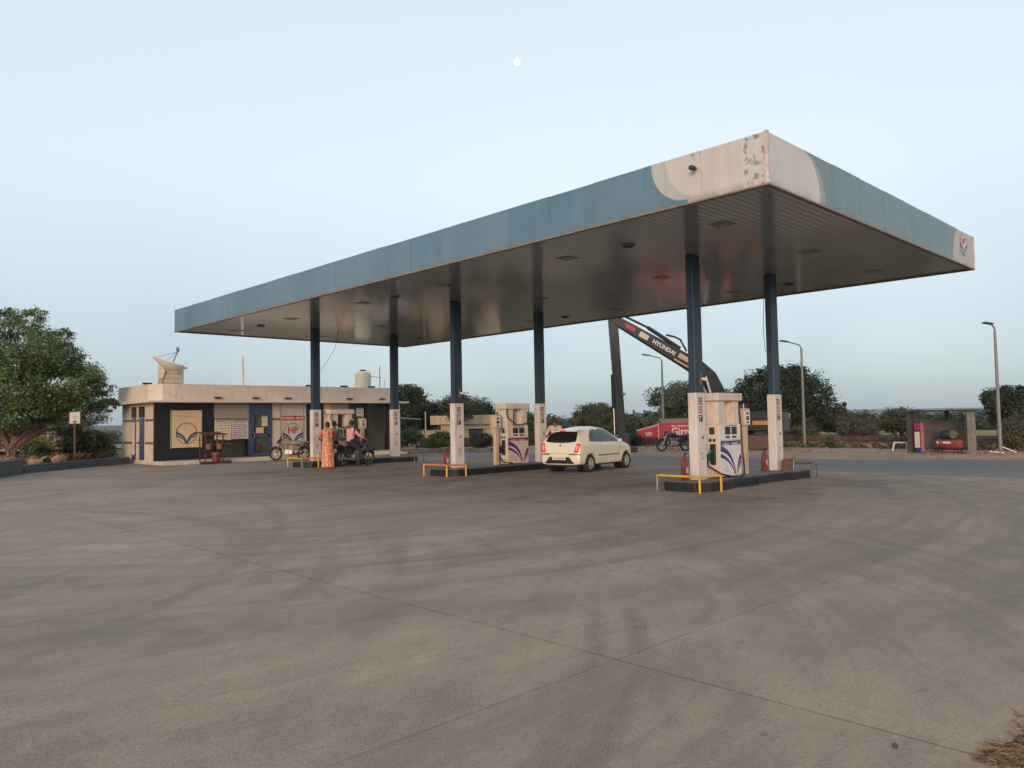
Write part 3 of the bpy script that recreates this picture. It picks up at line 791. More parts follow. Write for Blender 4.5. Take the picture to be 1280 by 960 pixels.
# ================================================================== DISPENSERS
DB = M('dispenser cream', (0.60, 0.50, 0.42), 0.4, var=0.08, sc=2, dirt=0.3)
DW = M('dispenser white', (0.66, 0.62, 0.59), 0.38, var=0.06, sc=2, dirt=0.22)
PUR = M('stripe violet', (0.055, 0.035, 0.16), 0.4); LIL = M('stripe lilac', (0.35, 0.30, 0.42), 0.4)
SCR = glass_mat('screen glass', (0.035, 0.04, 0.04), 0.12)
BLK = M('rubber black', (0.015, 0.015, 0.016), 0.5)
GREEN = M('nozzle green', (0.01, 0.09, 0.05), 0.4)
TAN = M('label tan', (0.5, 0.20, 0.06), 0.5)
def dispenser(label, loc, nozzle, front, loop, open_top):
    t = thing('fuel_dispenser', label, 'fuel dispenser', loc, 0, 'fuel dispensers')
    W, D = 0.48, 0.22     # half width along X, half depth along Y
    MB().box(-W, W, -D, D, 0.02, 0.62).build('lower_cabinet', DB, t, bevel=0.012)
    MB().box(-W, W, -D+0.004, D-0.004, 0.622, 1.28).build('upper_cabinet', DB, t, bevel=0.012)
    MB().box(-W-0.004, W+0.004, -D-0.012, -D, 0.06, 0.88).build('front_door', front, t, bevel=0.004)
    MB().box(-W-0.004, W+0.004, -D-0.012, -D, 0.90, 1.27).build('display_panel', front, t, bevel=0.004)
    for a in ((-W, -W+0.30), (W-0.24, W)):
        MB().box(a[0], a[1], -D+0.02, D-0.02, 1.28, 1.84).build('hose_tower', DB, t, bevel=0.01)
    if not open_top: MB().box(-W+0.30, W-0.24, -0.03, 0.09, 1.28, 1.84).build('tower_panel', DB, t)
    MB().box(-W-0.10, W+0.08, -D-0.05, D+0.05, 1.84, 2.03).build('header', DB, t, bevel=0.02)
    yf = -D-0.0125
    for k_ in (-1, 1):
        cx = 0.03 + k_*0.15
        b = MB(); b.mx = FRONT(cx, yf, 1.12); b.box(-0.125, 0.125, -0.095, 0.095, 0, 0.006); s_ = b.build('screen', SCR, t, bevel=0.003)
        b = MB(); b.mx = FRONT(cx, yf, 0.965); b.box(-0.10, 0.09, -0.024, 0.024, 0, 0.005); b.build('counter_window', SCR, t)
    b = MB(); b.mx = FRONT(0, yf, 1.245); b.box(-0.2, 0.3, -0.008, 0.008, 0, 0.002); b.build('print_line', IB, t)
    # banner strip with two labels
    b = MB(); b.mx = FRONT(0, yf, 0.82); b.box(-W+0.02, W-0.02, -0.05, 0.055, 0, 0.004); s_ = b.build('label_strip', PUR, t)
    for cx in (-0.22, 0.2):
        b = MB(); b.mx = FRONT(cx, yf, 0.80); b.box(-0.16, 0.15, -0.028, 0.028, 0.004, 0.006); b.build('label_plate', LIL if front is DW else TAN, s_)
    # sweeping bands
    for (p0, p1, p2, w0, w1, mt) in (((-W+0.01, 0.70), (0.06, 0.62), (0.20, 0.07), 0.14, 0.03, PUR), ((-W+0.01, 0.53), (-0.02, 0.44), (0.165, 0.07), 0.10, 0.02, PUR),
                                     ((W-0.01, 0.50), (0.34, 0.36), (0.27, 0.07), 0.11, 0.02, PUR), ((W-0.01, 0.36), (0.38, 0.28), (0.305, 0.07), 0.05, 0.012, PUR)):
        b = MB(); b.mx = FRONT(0, yf, 0); ribbon(b, p0, p1, p2, w0, w1, 0.003); b.build('painted_band', mt, t)
    b = MB(); b.mx = FRONT(-0.2, yf, 0.2)
    for k_ in range(3):
        a = 2*PI*k_/3 + 0.5; b.prism([(0.07*math.cos(a), 0.07*math.sin(a)), (0.09*math.cos(a+1.2), 0.07*math.sin(a+1.2)), (0.05*math.cos(a+0.9), 0.04*math.sin(a+0.9))], 0, 0.003)
    b.build('painted_mark', PUR, t)
    # left side: nozzle boot, nozzle, small window, notices
    xf = -W-0.0005
    b = MB(); b.mx = LEFT(xf, -0.02, 1.12); b.box(-0.07, 0.07, -0.085, 0.085, 0, 0.006); b.build('side_screen', SCR, t)
    for k_ in (-1, 1):
        b = MB(); b.mx = LEFT(xf, -0.02, 0.90); b.box(-0.09 if k_ < 0 else 0.02, -0.01 if k_ < 0 else 0.09, -0.04, 0.035, 0, 0.003); b.build('notice', IB, t)
    b = MB(); b.mx = LEFT(xf, -0.05, 0.55); b.box(-0.075, 0.075, -0.24, 0.26, 0, 0.05); b.build('nozzle_boot', BLK, t, bevel=0.03)
    nz = MB(); nz.tube([(-W-0.05,-0.04,0.66),(-W-0.13,0.02,0.55),(-W-0.15,0.05,0.40)], [0.022,0.032,0.028], 10); nz.cbox((-W-0.11,0.02,0.48),(0.12,0.05,0.17))
    nz.build('nozzle', nozzle, t, smooth=True)
    if not loop:
        MB().tube([(-W-0.14,0.05,0.40),(-W-0.12,0.02,0.28),(-W-0.02,-0.26,0.10),(-W+0.3,-0.36,0.02),(0.1,-0.42,0.0),(W-0.1,-0.36,0.04),(W+0.02,-0.30,0.2),(W+0.06,-0.24,0.6),(W+0.10,-0.2,1.0),(W+0.05,-0.2,1.5),(W,-0.18,1.85)], 0.023, 8).build('hose', BLK, t, smooth=True)
        MB().tube([(-0.2,-0.36,-0.02),(0.1,-0.58,-0.19),(0.5,-0.66,-0.20),(0.75,-0.55,-0.12),(0.8,-0.4,0.0)], 0.016, 8).build('hose', BLK, t, smooth=True)
    else:
        MB().tube([(-W-0.14,0.05,0.40),(-W-0.16,0.02,0.25),(-W-0.08,-0.1,0.08),(-W+0.05,-0.25,0.5*0.1),(-W+0.2,-0.27,0.02)], 0.023, 8).build('hose', BLK, t, smooth=True)
        MB().tube([(-W-0.13,0.03,0.6),(-W-0.18,0.0,0.35),(-W-0.14,0.02,0.05)], 0.016, 8).build('hose', BLK, t, smooth=True)
    if loop:
        MB().tube([(-W-0.02,-0.24,1.84),(-W-0.09,-0.29,1.72),(-W-0.05,-0.3,1.55),(-0.15,-0.28,1.33),(0.05,-0.27,1.30),(W-0.1,-0.28,1.36),(W+0.06,-0.26,1.5),(W+0.04,-0.24,1.84)], 0.02, 8).build('hose', BLK, t, smooth=True)
    b = MB(); b.mx = LEFT(xf, -0.06, 0.12)
    for k_ in range(3): b.box(-0.13+k_*0.095, -0.06+k_*0.095, -0.045, 0.05, 0, 0.002)
    b.build('faded_notice', M('faded notice', (0.5, 0.33, 0.25), 0.6, var=0.3), t)
dispenser('white fronted fuel dispenser with green nozzle and violet bands', (5.03, PY[0], ZI), GREEN, DW, False, False)
dispenser('cream fuel dispenser with looped top hose between card post and pillar', (6.42, PY[1], ZI), BLK, DB, True, True)
dispenser('cream fuel dispenser behind the two men at the motorbike', (5.03, PY[2], ZI), BLK, DB, True, True)
def terminal(label, loc):
    t = thing('card_post', label, 'card reader', loc, 0, 'card reader posts')
    MB().box(-0.075, 0.075, -0.065, 0.065, 0, 1.22).build('post', M('post cream', (0.52, 0.40, 0.27), 0.45, dirt=0.3), t, bevel=0.01)
    MB().box(-0.15, 0.15, -0.10, 0.10, 1.22, 1.66).build('head', M('post cream', (0.52, 0.40, 0.27)), t, bevel=0.02)
    f = MB().box(-0.12, 0.12, -0.112, -0.1, 1.25, 1.60).build('face_plate', DW, t)
    for (a, b_) in ((1.50, 1.56), (1.36, 1.46), (1.28, 1.32)):
        MB().box(-0.06, 0.06, -0.116, -0.1125, a, b_).build('key_panel', SCR, f)
    MB().cyl((0.02,0,1.66),(0.02,0,1.78),0.012,8).build('aerial', DW, t)
terminal('slim cream card post beside the white fronted dispenser', (6.14, PY[0]+0.02, ZI))
terminal('slim cream card post between pillar and looped hose dispenser', (5.62, PY[1], ZI))
terminal('slim cream card post beside the motorbike rider', (6.12, PY[2], ZI))
# fire extinguishers
RED = M('extinguisher red', (0.22, 0.022, 0.026), 0.35, var=0.15, dirt=0.3)
def extinguisher(label, loc, r=0.085, h=0.52):
    t = thing('fire_extinguisher', label, 'extinguisher', loc, 0, 'fire extinguishers')
    MB().lathe([(r*0.9,0),(r,0.02),(r,h*0.8),(r*0.7,h*0.93),(0.03,h),(0.03,h+0.03)], 16).build('bottle', RED, t, smooth=True)
    MB().tube([(0,0,h+0.03),(0,0,h+0.08),(0.1,0,h+0.1)], 0.018, 8).build('valve', BLK, t)
    MB().tube([(0.0,-0.03,h+0.05),(-0.07,-0.06,h),(-0.1,-0.06,h*0.5),(-0.09,-0.05,0.12)], 0.013, 8).build('hose', BLK, t, smooth=True)
    q = MB(); q.mx = Matrix.Rotation(math.radians(-70), 4, 'Z'); n_ = 7
    for a in range(n_): a0, a1 = math.radians(-50+100*a/n_), math.radians(-50+100*(a+1)/n_); q.add([((r+.002)*math.cos(a0),(r+.002)*math.sin(a0),h*.3),((r+.002)*math.cos(a1),(r+.002)*math.sin(a1),h*.3),((r+.002)*math.cos(a1),(r+.002)*math.sin(a1),h*.58),((r+.002)*math.cos(a0),(r+.002)*math.sin(a0),h*.58)], [(0,1,2,3)])
    q.build('paper_label', M('label worn', (0.42, 0.36, 0.33), 0.6), t, smooth=True)
extinguisher('red fire extinguisher behind the yellow guard rail', (3.62, PY[0]+0.16, ZI))
extinguisher('red fire extinguisher behind the orange guard rail', (3.66, PY[1]+0.2, ZI))
extinguisher('red fire extinguisher at the roadside pillar with the carton', (7.50, PY[0]+0.20, ZI), 0.08, 0.50)
o = thing('carton', 'torn brown carton leaning at the foot of the roadside pillar', 'box', (7.72, PY[0]-0.34, ZI), 0.3)
MB().box(-0.15, 0.15, -0.12, 0.12, 0, 0.30).build('box_body', M('carton brown', (0.13, 0.065, 0.045), 0.85, var=0.4), o, bevel=0.008)
MB().add([(-0.15,-0.12,0.3),(0.15,-0.12,0.3),(0.16,-0.2,0.38),(-0.14,-0.2,0.37)], [(0,1,2,3)]).build('flap', M('carton flap', (0.30, 0.17, 0.13), 0.85), o)
o = thing('oil_can', 'white oil can beside the torn brown carton', 'can', (7.98, PY[0]-0.30, ZI))
MB().box(-0.05, 0.05, -0.07, 0.07, 0, 0.26).build('can_body', DW, o, bevel=0.02)
MB().cyl((0.02,0.03,0.26),(0.02,0.03,0.31),0.02,10).build('cap', BLK, o)
MB().tube([(-0.02,-0.05,0.25),(-0.02,-0.02,0.31),(-0.0,0.02,0.27)], 0.008, 6).build('handle', BLK, o)
o = thing('oil_can', 'pale jerry can at the pillar beside the woman in sari', 'can', (3.9, PY[2]-0.36, ZI))
MB().box(-0.07, 0.07, -0.06, 0.06, 0, 0.3).build('can_body', M('can pale', (0.5, 0.46, 0.36), 0.5), o, bevel=0.02)
MB().cyl((0.03,0,0.3),(0.03,0,0.34),0.022,10).build('cap', BLK, o)

# ================================================================== OFFICE BUILDING
CREAM = M('office cream', (0.56, 0.46, 0.37), 0.7, var=0.1, sc=1.2, dirt=0.35)
PARA = M('parapet panel', (0.58, 0.49, 0.41), 0.5, var=0.08, sc=0.8, dirt=0.3)
GREYP = M('office grey', (0.30, 0.27, 0.24), 0.6, var=0.12, dirt=0.3)
BLACKP = M('black cladding', (0.010, 0.011, 0.016), 0.5, var=0.1)
BLUEF = M('blue frame', (0.045, 0.07, 0.15), 0.4, var=0.15, dirt=0.25)
STRIPE = M('stripe dark', (0.10, 0.09, 0.085), 0.6)
INT = M('interior wall', (0.52, 0.42, 0.30), 0.8, var=0.15)
GLZ = glass_mat('window glass', (0.03, 0.035, 0.035), 0.05, 0.78)
WHITEP = M('white panel', (0.50, 0.45, 0.40), 0.45, var=0.08, dirt=0.25)
off = thing('office_building', 'low cream station office with deep parapet, black panel and blue door', 'building', (0.6, 29.4, 0))
def B(name, x0, x1, y0, y1, z0, z1, mat, parent=None, bevel=0.0): return MB().box(x0, x1, y0, y1, z0, z1).build(name, mat, parent or off, bevel=bevel)
B('plinth', -0.05, 13.2, -0.95, 4.4, -0.02, 0.16, CREAM, bevel=0.02)
B('step', 0.9, 12.9, -1.25, -0.951, -0.02, 0.075, CREAM, bevel=0.015)
B('floor', 0.05, 13.1, 0.2, 4.3, 0.161, 0.18, GREYP)
B('back_wall', 0, 13.2, 4.2, 4.4, 0.16, 2.74, INT)
B('right_wall', 13.0, 13.2, 0.2, 4.2, 0.16, 2.74, CREAM)
# side wall with two doors and stripes
sw = B('side_wall', 0, 0.2, 0.0, 4.2, 0.16, 2.74, CREAM)
for (a, b, wood) in ((1.35, 1.95, BLUEF), (2.45, 2.95, BLUEF)):
    d = B('side_door', -0.03, 0.0-0.002, a, b, 0.18, 2.1, wood, sw)
    MB().box(-0.045, -0.031, a+0.1, b-0.1, 0.4, 1.9).build('door_panel', CREAM if a > 2 else BLUEF, d)
    MB().box(-0.04, -0.002, a-0.04, b+0.04, 2.12, 2.62).build('transom', BLACKP, sw)
for z in (0.95, 1.98):
    for (a, b) in ((0.02, 1.25), (2.05, 2.38), (3.05, 4.15)):
        MB().box(-0.006, -0.001, a, b, z-0.05, z+0.05).build('stripe', STRIPE, sw)
# front, from the corner: black panel and cream signboard
B('black_panel', -0.012, 2.6, -0.05, 0.2, 0.10, 2.735, BLACKP, bevel=0.004)
bd = B('signboard', 0.66, 2.0, -0.10, -0.051, 0.72, 2.40, M('signboard cream', (0.60, 0.44, 0.27), 0.5, var=0.06), bevel=0.006)
for (a, b, c, d) in ((0.63, 0.66, 0.69, 2.43), (2.0, 2.03, 0.69, 2.43)): MB().box(a, b, -0.115, -0.052, c, d).build('board_frame', GREYP, bd)
emblem(bd, FRONT(1.33, -0.101, 1.36), 0.48, letters=False, disc=False, ring=0.06)
b = MB(); b.mx = FRONT(1.33, -0.101, 2.12); b.box(-0.45, 0.45, -0.03, 0.03, 0, 0.002); b.build('faint_line', M('faint tan', (0.5, 0.34, 0.2), 0.5), bd)
# window bay
B('window_box', 2.6, 4.32, -0.02, 0.2, 2.02, 2.735, GREYP)
B('window_rail', 2.6, 4.32, -0.03, 0.2, 1.955, 2.018, STRIPE)
B('window_pane', 2.62, 4.30, 0.04, 0.052, 0.18, 1.955, GLZ)
NOTE1 = M('poster cream', (0.60, 0.52, 0.36), 0.6, var=0.05); NOTE2 = M('poster lilac', (0.52, 0.42, 0.44), 0.6, var=0.05); INK = M('poster ink', (0.10, 0.08, 0.13), 0.6)
def poster(x0, x1, z0, z1, mat, rows, seed):
    q = B('poster', x0, x1, -0.02, 0.0, z0, z1, mat)
    rv = random.Random(seed); b = MB(); b.mx = FRONT(x0, -0.021, z0); W = x1-x0; H = z1-z0
    b.box(0.08*W, 0.92*W, 0.92*H, 0.965*H, 0, 0.002)
    for r in range(rows):
        z = H*(0.84 - 0.78*r/rows)
        xx = 0.08*W
        while xx < 0.85*W:
            l = rv.uniform(0.06, 0.3)*W; b.box(xx, min(xx+l, 0.92*W), z-0.012, z+0.012, 0, 0.002); xx += l + rv.uniform(0.03, 0.1)*W
    b.build('print', INK, q)
    return q
poster(2.64, 3.45, 1.00, 1.95, NOTE1, 6, 1); poster(3.48, 4.30, 1.03, 1.95, NOTE2, 8, 2)
B('shelf', 2.7, 3.6, 0.1, 0.5, 0.78, 0.86, WHITEP)
# blue door
dr = B('door_frame', 4.32, 4.46, -0.04, 0.2, 0.17, 2.735, BLUEF)
B('door_frame', 5.40, 5.52, -0.04, 0.2, 0.17, 2.735, BLUEF); B('door_head', 4.46, 5.40, -0.04, 0.2, 2.36, 2.735, BLUEF)
dl = B('door_rail', 4.46, 5.40, -0.03, 0.03, 1.10, 1.24, BLUEF); B('door_rail', 4.46, 5.40, -0.03, 0.03, 0.18, 0.34, BLUEF); B('door_rail', 4.46, 5.40, -0.03, 0.03, 2.20, 2.36, BLUEF)
B('door_stile', 4.46, 4.58, -0.03, 0.03, 0.341, 2.199, BLUEF); B('door_stile', 5.29, 5.40, -0.03, 0.03, 0.341, 2.199, BLUEF)
B('door_pane', 4.58, 5.29, -0.004, 0.004, 1.24, 2.2, GLZ); B('door_pane', 4.58, 5.29, -0.004, 0.004, 0.34, 1.10, GLZ)
MB().tube([(4.55,-0.04,1.0),(4.55,-0.09,1.02),(4.55,-0.09,1.32),(4.55,-0.04,1.34)], 0.014, 8).build('door_handle', M('steel', (0.4,0.4,0.4), 0.3, 0.9), dl)
poster(4.98, 5.27, 1.62, 2.12, NOTE1, 2, 5); B('taped_note', 4.68, 5.08, -0.012, -0.006, 1.28, 1.56, M('note buff', (0.6, 0.42, 0.25), 0.7))
B('lower_notice', 4.66, 4.92, -0.012, -0.006, 0.42, 0.72, M('dark red notice', (0.10, 0.03, 0.03), 0.6))
# pier, emblem panel
pr_ = B('pier', 5.52, 5.94, -0.03, 0.2, 0.16, 2.735, CREAM); MB().box(5.52, 5.94, -0.035, -0.031, 1.9, 2.0).build('stripe', STRIPE, pr_)
pn = B('emblem_panel', 5.96, 7.36, -0.04, 0.2, 0.17, 2.735, WHITEP)
for x in (5.96, 7.18): MB().box(x, x+0.05, -0.05, -0.041, 0.17, 2.735).build('panel_joint', GREYP, pn)
emblem(pn, FRONT(6.62, -0.041, 1.18), 0.56, True, 0.04, False)
b = MB(); b.mx = FRONT(6.62, -0.041, 2.0); b.box(-0.66, 0.66, -0.115, 0.115, 0, 0.004); s_ = b.build('red_strip', M('strip red', (0.36, 0.06, 0.07), 0.5), pn)
b = MB(); b.mx = FRONT(6.62, -0.0455, 2.0); rv = random.Random(4); xx = -0.6
while xx < 0.55:
    l = rv.uniform(0.04, 0.09); b.box(xx, xx+l, -0.05, 0.045+rv.uniform(0, 0.02), 0, 0.002); xx += l+0.025 + (0.1 if -0.06 < xx < 0.02 else 0)
b.build('strip_lettering', M('strip script', (0.62, 0.40, 0.38), 0.5), s_)
# dark recess, pier, shutter and glazing on the right
B('dark_door', 7.36, 8.40, 0.02, 0.1, 0.17, 2.735, BLACKP)
B('pier', 8.40, 8.83, -0.03, 0.2, 0.16, 2.735, CREAM)
B('shutter_box', 8.83, 9.85, -0.05, 0.2, 2.42, 2.735, GREYP); B('shutter_slot', 8.83, 9.85, -0.06, 0.2, 2.24, 2.418, BLACKP)
B('shutter_opening', 8.83, 9.60, 0.1, 0.16, 0.17, 2.24, BLACKP)
B('window_pane', 9.60, 10.92, 0.03, 0.042, 0.17, 2.735, GLZ)
B('window_post', 10.92, 11.10, -0.03, 0.12, 0.17, 2.735, BLACKP)
B('window_pane', 11.10, 12.55, 0.03, 0.042, 0.17, 2.735, GLZ)
B('window_post', 12.30, 12.40, -0.02, 0.1, 0.17, 2.735, BLACKP)
rp = B('pier', 12.55, 13.2, -0.03, 0.2, 0.16, 2.735, CREAM); MB().box(12.55, 13.2, -0.035, -0.031, 1.9, 2.0).build('stripe', STRIPE, rp)
poster(10.35, 10.80, 2.05, 2.5, NOTE2, 2, 7); poster(9.75, 10.15, 1.45, 1.95, WHITEP, 3, 9)
B('counter', 11.2, 12.5, 0.5, 1.1, 0.18, 1.1, INT); B('counter_top', 11.15, 12.55, 0.45, 1.15, 1.1, 1.15, WHITEP)
B('inner_partition', 2.7, 12.9, 1.25, 1.31, 0.18, 2.7, INT); B('added_door_board', 4.5, 5.36, 0.10, 0.11, 0.34, 2.2, INT); B('added_window_board', 2.66, 4.28, 0.30, 0.31, 0.18, 1.9, M('board brown', (0.30, 0.22, 0.15), 0.8, var=0.3)); B('dark_box', 4.62, 4.95, 0.07, 0.098, 0.36, 0.66, STRIPE)  # boards added behind the panes, partition set forward, to catch daylight as lit interior
# roof slab, parapet and fittings
B('roof_slab', -0.55, 13.25, -0.85, 4.9, 2.74, 2.83, PARA, bevel=0.01)
pp = MB().prism([(-0.22, 4.2), (-0.22, 0.25), (0.12, -0.55), (0.6, -0.62), (12.3, -0.62), (12.3, 4.2), (12.15, 4.2), (12.15, -0.48), (0.62, -0.48), (0.22, -0.43), (-0.07, 0.27), (-0.07, 4.2)], 2.83, 3.57).build('parapet', PARA, off)
for i in range(1, 5): MB().box(2.45*i-0.003, 2.45*i+0.003, -0.6225, -0.618, 2.84, 3.56).build('panel_seam', GREYP, pp)
MB().box(-0.2, 12.28, 4.2, 4.35, 2.83, 3.57).build('parapet', PARA, off)
for x in (2.5, 4.35, 6.0, 9.5, 11.55):
    q = MB().box(x-0.14, x+0.14, -0.80, -0.625, 2.93, 3.0).build('flood_light', BLACKP, off, bevel=0.01)
for (x, y) in ((-0.15, 0.6), (7.3, -0.5), (9.3, -0.5), (11.0, -0.5)):
    MB().box(x-0.18, x+0.18, y-0.1, y+0.1, 3.58, 3.66).build('flood_light', BLACKP, off, bevel=0.015)

# things on the roof
GALV = M('galvanised', (0.20, 0.195, 0.185), 0.55, 0.2, var=0.25)
dish = thing('satellite_dish', 'cream satellite dish tilted upwards on the office roof', 'dish antenna', (1.80, 31.3, 2.83), 0)
ax = Vector((0.30, -0.16, 0.93)).normalized(); mxd = Matrix.Translation((0.0, 0, 1.55)) @ ax.to_track_quat('Z', 'Y').to_matrix().to_4x4()
d = MB(); d.mx = mxd
prof = [(0.02, 0.0)] + [(0.82*i/8, 0.36*(i/8)**2) for i in range(1, 9)]; prof += [(r-0.004, z+0.015) for r, z in prof[::-1]]
d.lathe(prof, 28); d.build('reflector', M('dish cream', (0.70, 0.66, 0.60), 0.5, var=0.06, dirt=0.2), dish, smooth=True)
d = MB(); d.tube([(-0.3,0,0.0),(-0.3,0,0.75),(-0.05,0,1.5)], 0.045, 10); d.tube([(-0.75,0.1,0),(-0.3,0,1.1)], 0.025, 8); d.tube([(0.1,-0.2,0),(-0.25,0,1.1)], 0.025, 8); d.build('mount', M('mount rust', (0.20,0.13,0.10), 0.7), dish, smooth=True)
d = MB(); d.mx = mxd; d.tube([(0.45,0.0,-0.05),(0.70,0.0,0.4),(0.85,0,1.05)], 0.03, 8); d.tube([(-0.7,0.1,0.3),(0.8,0,0.95)], 0.012, 6); d.tube([(0.0,0.75,0.3),(0.8,0,0.95)], 0.012, 6); d.build('feed_arm', GALV, dish, smooth=True)
d = MB(); d.mx = mxd; d.cyl((0.85,0,1.0),(0.72,0,1.12),0.06,12); d.cyl((0.85,0.05,1.02),(0.93,0.1,1.18),0.045,10); d.build('feed_horn', M('feed grey', (0.15,0.15,0.16), 0.5), dish, smooth=True)
bx = thing('roof_box', 'ribbed cream tank box behind the satellite dish', 'tank', (2.40, 32.5, 2.83))
for i in range(8): MB().box(-0.48, 0.48, -0.4, 0.4, i*0.235, 0.23+i*0.235).build('rib', CREAM, bx, bevel=0.03)
po = thing('roof_pole', 'plain white pole standing on the office roof', 'pole', (5.38, 31.0, 2.83))
MB().tube([(0,0,0),(-0.03,0,2.30)], 0.062, 12).build('shaft', M('pole white', (0.55, 0.52, 0.48), 0.5, dirt=0.3), po, smooth=True)
MB().cyl((0,0,0),(0,0,0.04),0.14,12).build('base_plate', GALV, po)
tk = thing('water_tank', 'ribbed cream water tank with black lid on the office roof', 'water tank', (12.05, 30.4, 2.83))
MB().box(-0.5, 0.5, -0.5, 0.5, -0.0, 0.64).build('stand', GREYP, tk)
pf = [(0.42, 0)]
for i in range(6): z = 0.08+i*0.14; pf += [(0.45, z), (0.45, z+0.07), (0.425, z+0.085), (0.425, z+0.13)]
pf += [(0.44, 0.93), (0.36, 1.05), (0.20, 1.10), (0.16, 1.10)]
MB().lathe([(r, z+0.645) for r, z in pf], 28).build('tank_body', M('tank cream', (0.58, 0.54, 0.42), 0.5, var=0.06, dirt=0.2), tk, smooth=True)
MB().lathe([(0.17,1.745),(0.17,1.815),(0.02,1.835)], 20).build('lid', BLK, tk, smooth=True)
an = thing('pipe_mast', 'thin grey pipe mast with crossbar beside the water tank', 'mast', (13.1, 30.3, 2.83))
MB().tube([(0,0,0),(0,0,2.05)], 0.025, 8).build('mast', GALV, an); MB().tube([(-0.62,0,1.45),(0.05,0,1.42)], 0.02, 8).build('pipe', GALV, an)
MB().tube([(0.1,0,0.2),(0.3,0.0,0.95),(0.32,0,1.3)], 0.012, 6).build('stay', GALV, an)

# ================================================================== THINGS BY THE OFFICE
MAR = M('maroon iron', (0.10, 0.028, 0.03), 0.55, var=0.3, dirt=0.3)
st = thing('bucket_stand', 'maroon iron fire bucket stand before the black office panel', 'stand', (2.52, 28.0, 0.0), 0.05)
for x in (-0.40, 0.40):
    for y in (-0.28, 0.28):
        MB().bar((x,y,0.0),(x,y,1.28),0.04).build('leg', MAR, st)
MB().add([(-0.52,-0.42,1.27),(0.52,-0.42,1.27),(0.52,0.42,1.38),(-0.52,0.42,1.38),(-0.52,-0.42,1.30),(0.52,-0.42,1.30),(0.52,0.42,1.41),(-0.52,0.42,1.41)], [(0,3,2,1),(4,5,6,7),(0,1,5,4),(1,2,6,5),(2,3,7,6),(3,0,4,7)]).build('sheet_roof', MAR, st)
for z in (0.35, 1.05): 
    MB().bar((-0.5,-0.28,z),(0.5,-0.28,z),0.03).build('crossbar', MAR, st); MB().bar((-0.5,0.28,z),(0.5,0.28,z),0.03).build('crossbar', MAR, st)
for i, (x, z) in enumerate(((-0.3, 0.72), (0.30, 0.72))):
    bk = thing('fire_bucket', ['dull red bucket hanging in the stand next to the signboard', 'dull red bucket hanging in the stand next to the posters'][i], 'bucket', (2.52+x*0.8, 27.72, z-0.1), 0, 'fire buckets')
    MB().lathe([(0.02,0.0),(0.10,0.02),(0.145,0.26),(0.15,0.27),(0.13,0.26),(0.09,0.04)], 16).build('pail', M('bucket red', (0.26, 0.09, 0.07), 0.5, dirt=0.3), bk, smooth=True)
    MB().tube([(-0.14,0,0.26),(-0.08,0,0.40),(0.0,0,0.44),(0.08,0,0.40),(0.14,0,0.26)], 0.008, 6).build('bail', GALV, bk)
bk = thing('red_drum', 'small red drum on the ground inside the bucket stand', 'drum', (2.72, 28.0, 0.0)); MB().lathe([(0.17,0.05),(0.18,0.07),(0.18,0.45),(0.15,0.5),(0.02,0.5)], 18).build('drum_body', M('drum red', (0.20, 0.035, 0.035), 0.5, dirt=0.3), bk, smooth=True); MB().cyl((0,0,0),(0,0,0.05),0.17,18).build('drum_foot', BLK, bk)
for i, (x, y) in enumerate(((2.12, 27.6), (3.0, 27.7))):
    q = tag(MB().prism([(x-0.24,y-0.16),(x+0.24,y-0.18),(x+0.26,y+0.16),(x-0.22,y+0.18)], 0.0, 0.12).build('base_block', M('dark red block', (0.055, 0.03, 0.03), 0.8), bevel=0.03), ['dark flat block at the signboard foot of the bucket stand', 'dark flat block at the poster side foot of the bucket stand'][i], 'block', 'blocks under the bucket stand')
# parking sign on the left
sg = thing('notice_sign', 'white notice board on a maroon post under the big tree', 'sign', (-2.05, 31.5, 0.27), math.radians(-22))
MB().tube([(0,0,0),(0,0,1.75)], 0.045, 10).build('post', MAR, sg, smooth=True)
q = MB().box(-0.2, 0.2, -0.03, 0.0, 1.62, 2.12).build('board', M('sign white', (0.58, 0.50, 0.46), 0.5, dirt=0.2), sg); 
MB().box(-0.22, -0.2, -0.035, 0.005, 1.60, 2.14).build('board_frame', MAR, q); MB().box(0.2, 0.22, -0.035, 0.005, 1.60, 2.14).build('board_frame', MAR, q)
b = MB(); b.mx = FRONT(0, -0.031, 1.66); b.box(-0.12, 0.12, 0.02, 0.05, 0, 0.002); b.box(-0.1, 0.1, 0.2, 0.21, 0, 0.002); b.box(-0.1, 0.06, 0.28, 0.29, 0, 0.002); b.build('print', INK, q)
# tan rocks on the planter kerb
ROCK = M('tan rock', (0.34, 0.20, 0.12), 0.9, var=0.35, sc=5, bump=0.5)
for i, (x, y, sx, sy, sz, rz, lab) in enumerate(((-3.0, 30.1, 0.32, 0.2, 0.22, 0.4, 'tan block of stone lying beside the maroon sign post'), (-4.05, 29.1, 0.3, 0.22, 0.16, 0.1, 'low tan stone on the kerb near the planter wall'))):
    rv = random.Random(i); m = MB(); m.sphere((0,0,sz*0.6), (sx, sy, sz*0.8), 9, 6); m.v = [(a+rv.uniform(-.04,.04), b+rv.uniform(-.04,.04), c+rv.uniform(-.03,.03)) for a, b, c in m.v]
    o = m.build('rock', ROCK); o.location = (x, y, 0.27); o.rotation_euler[2] = rz; tag(o, lab, 'rock')
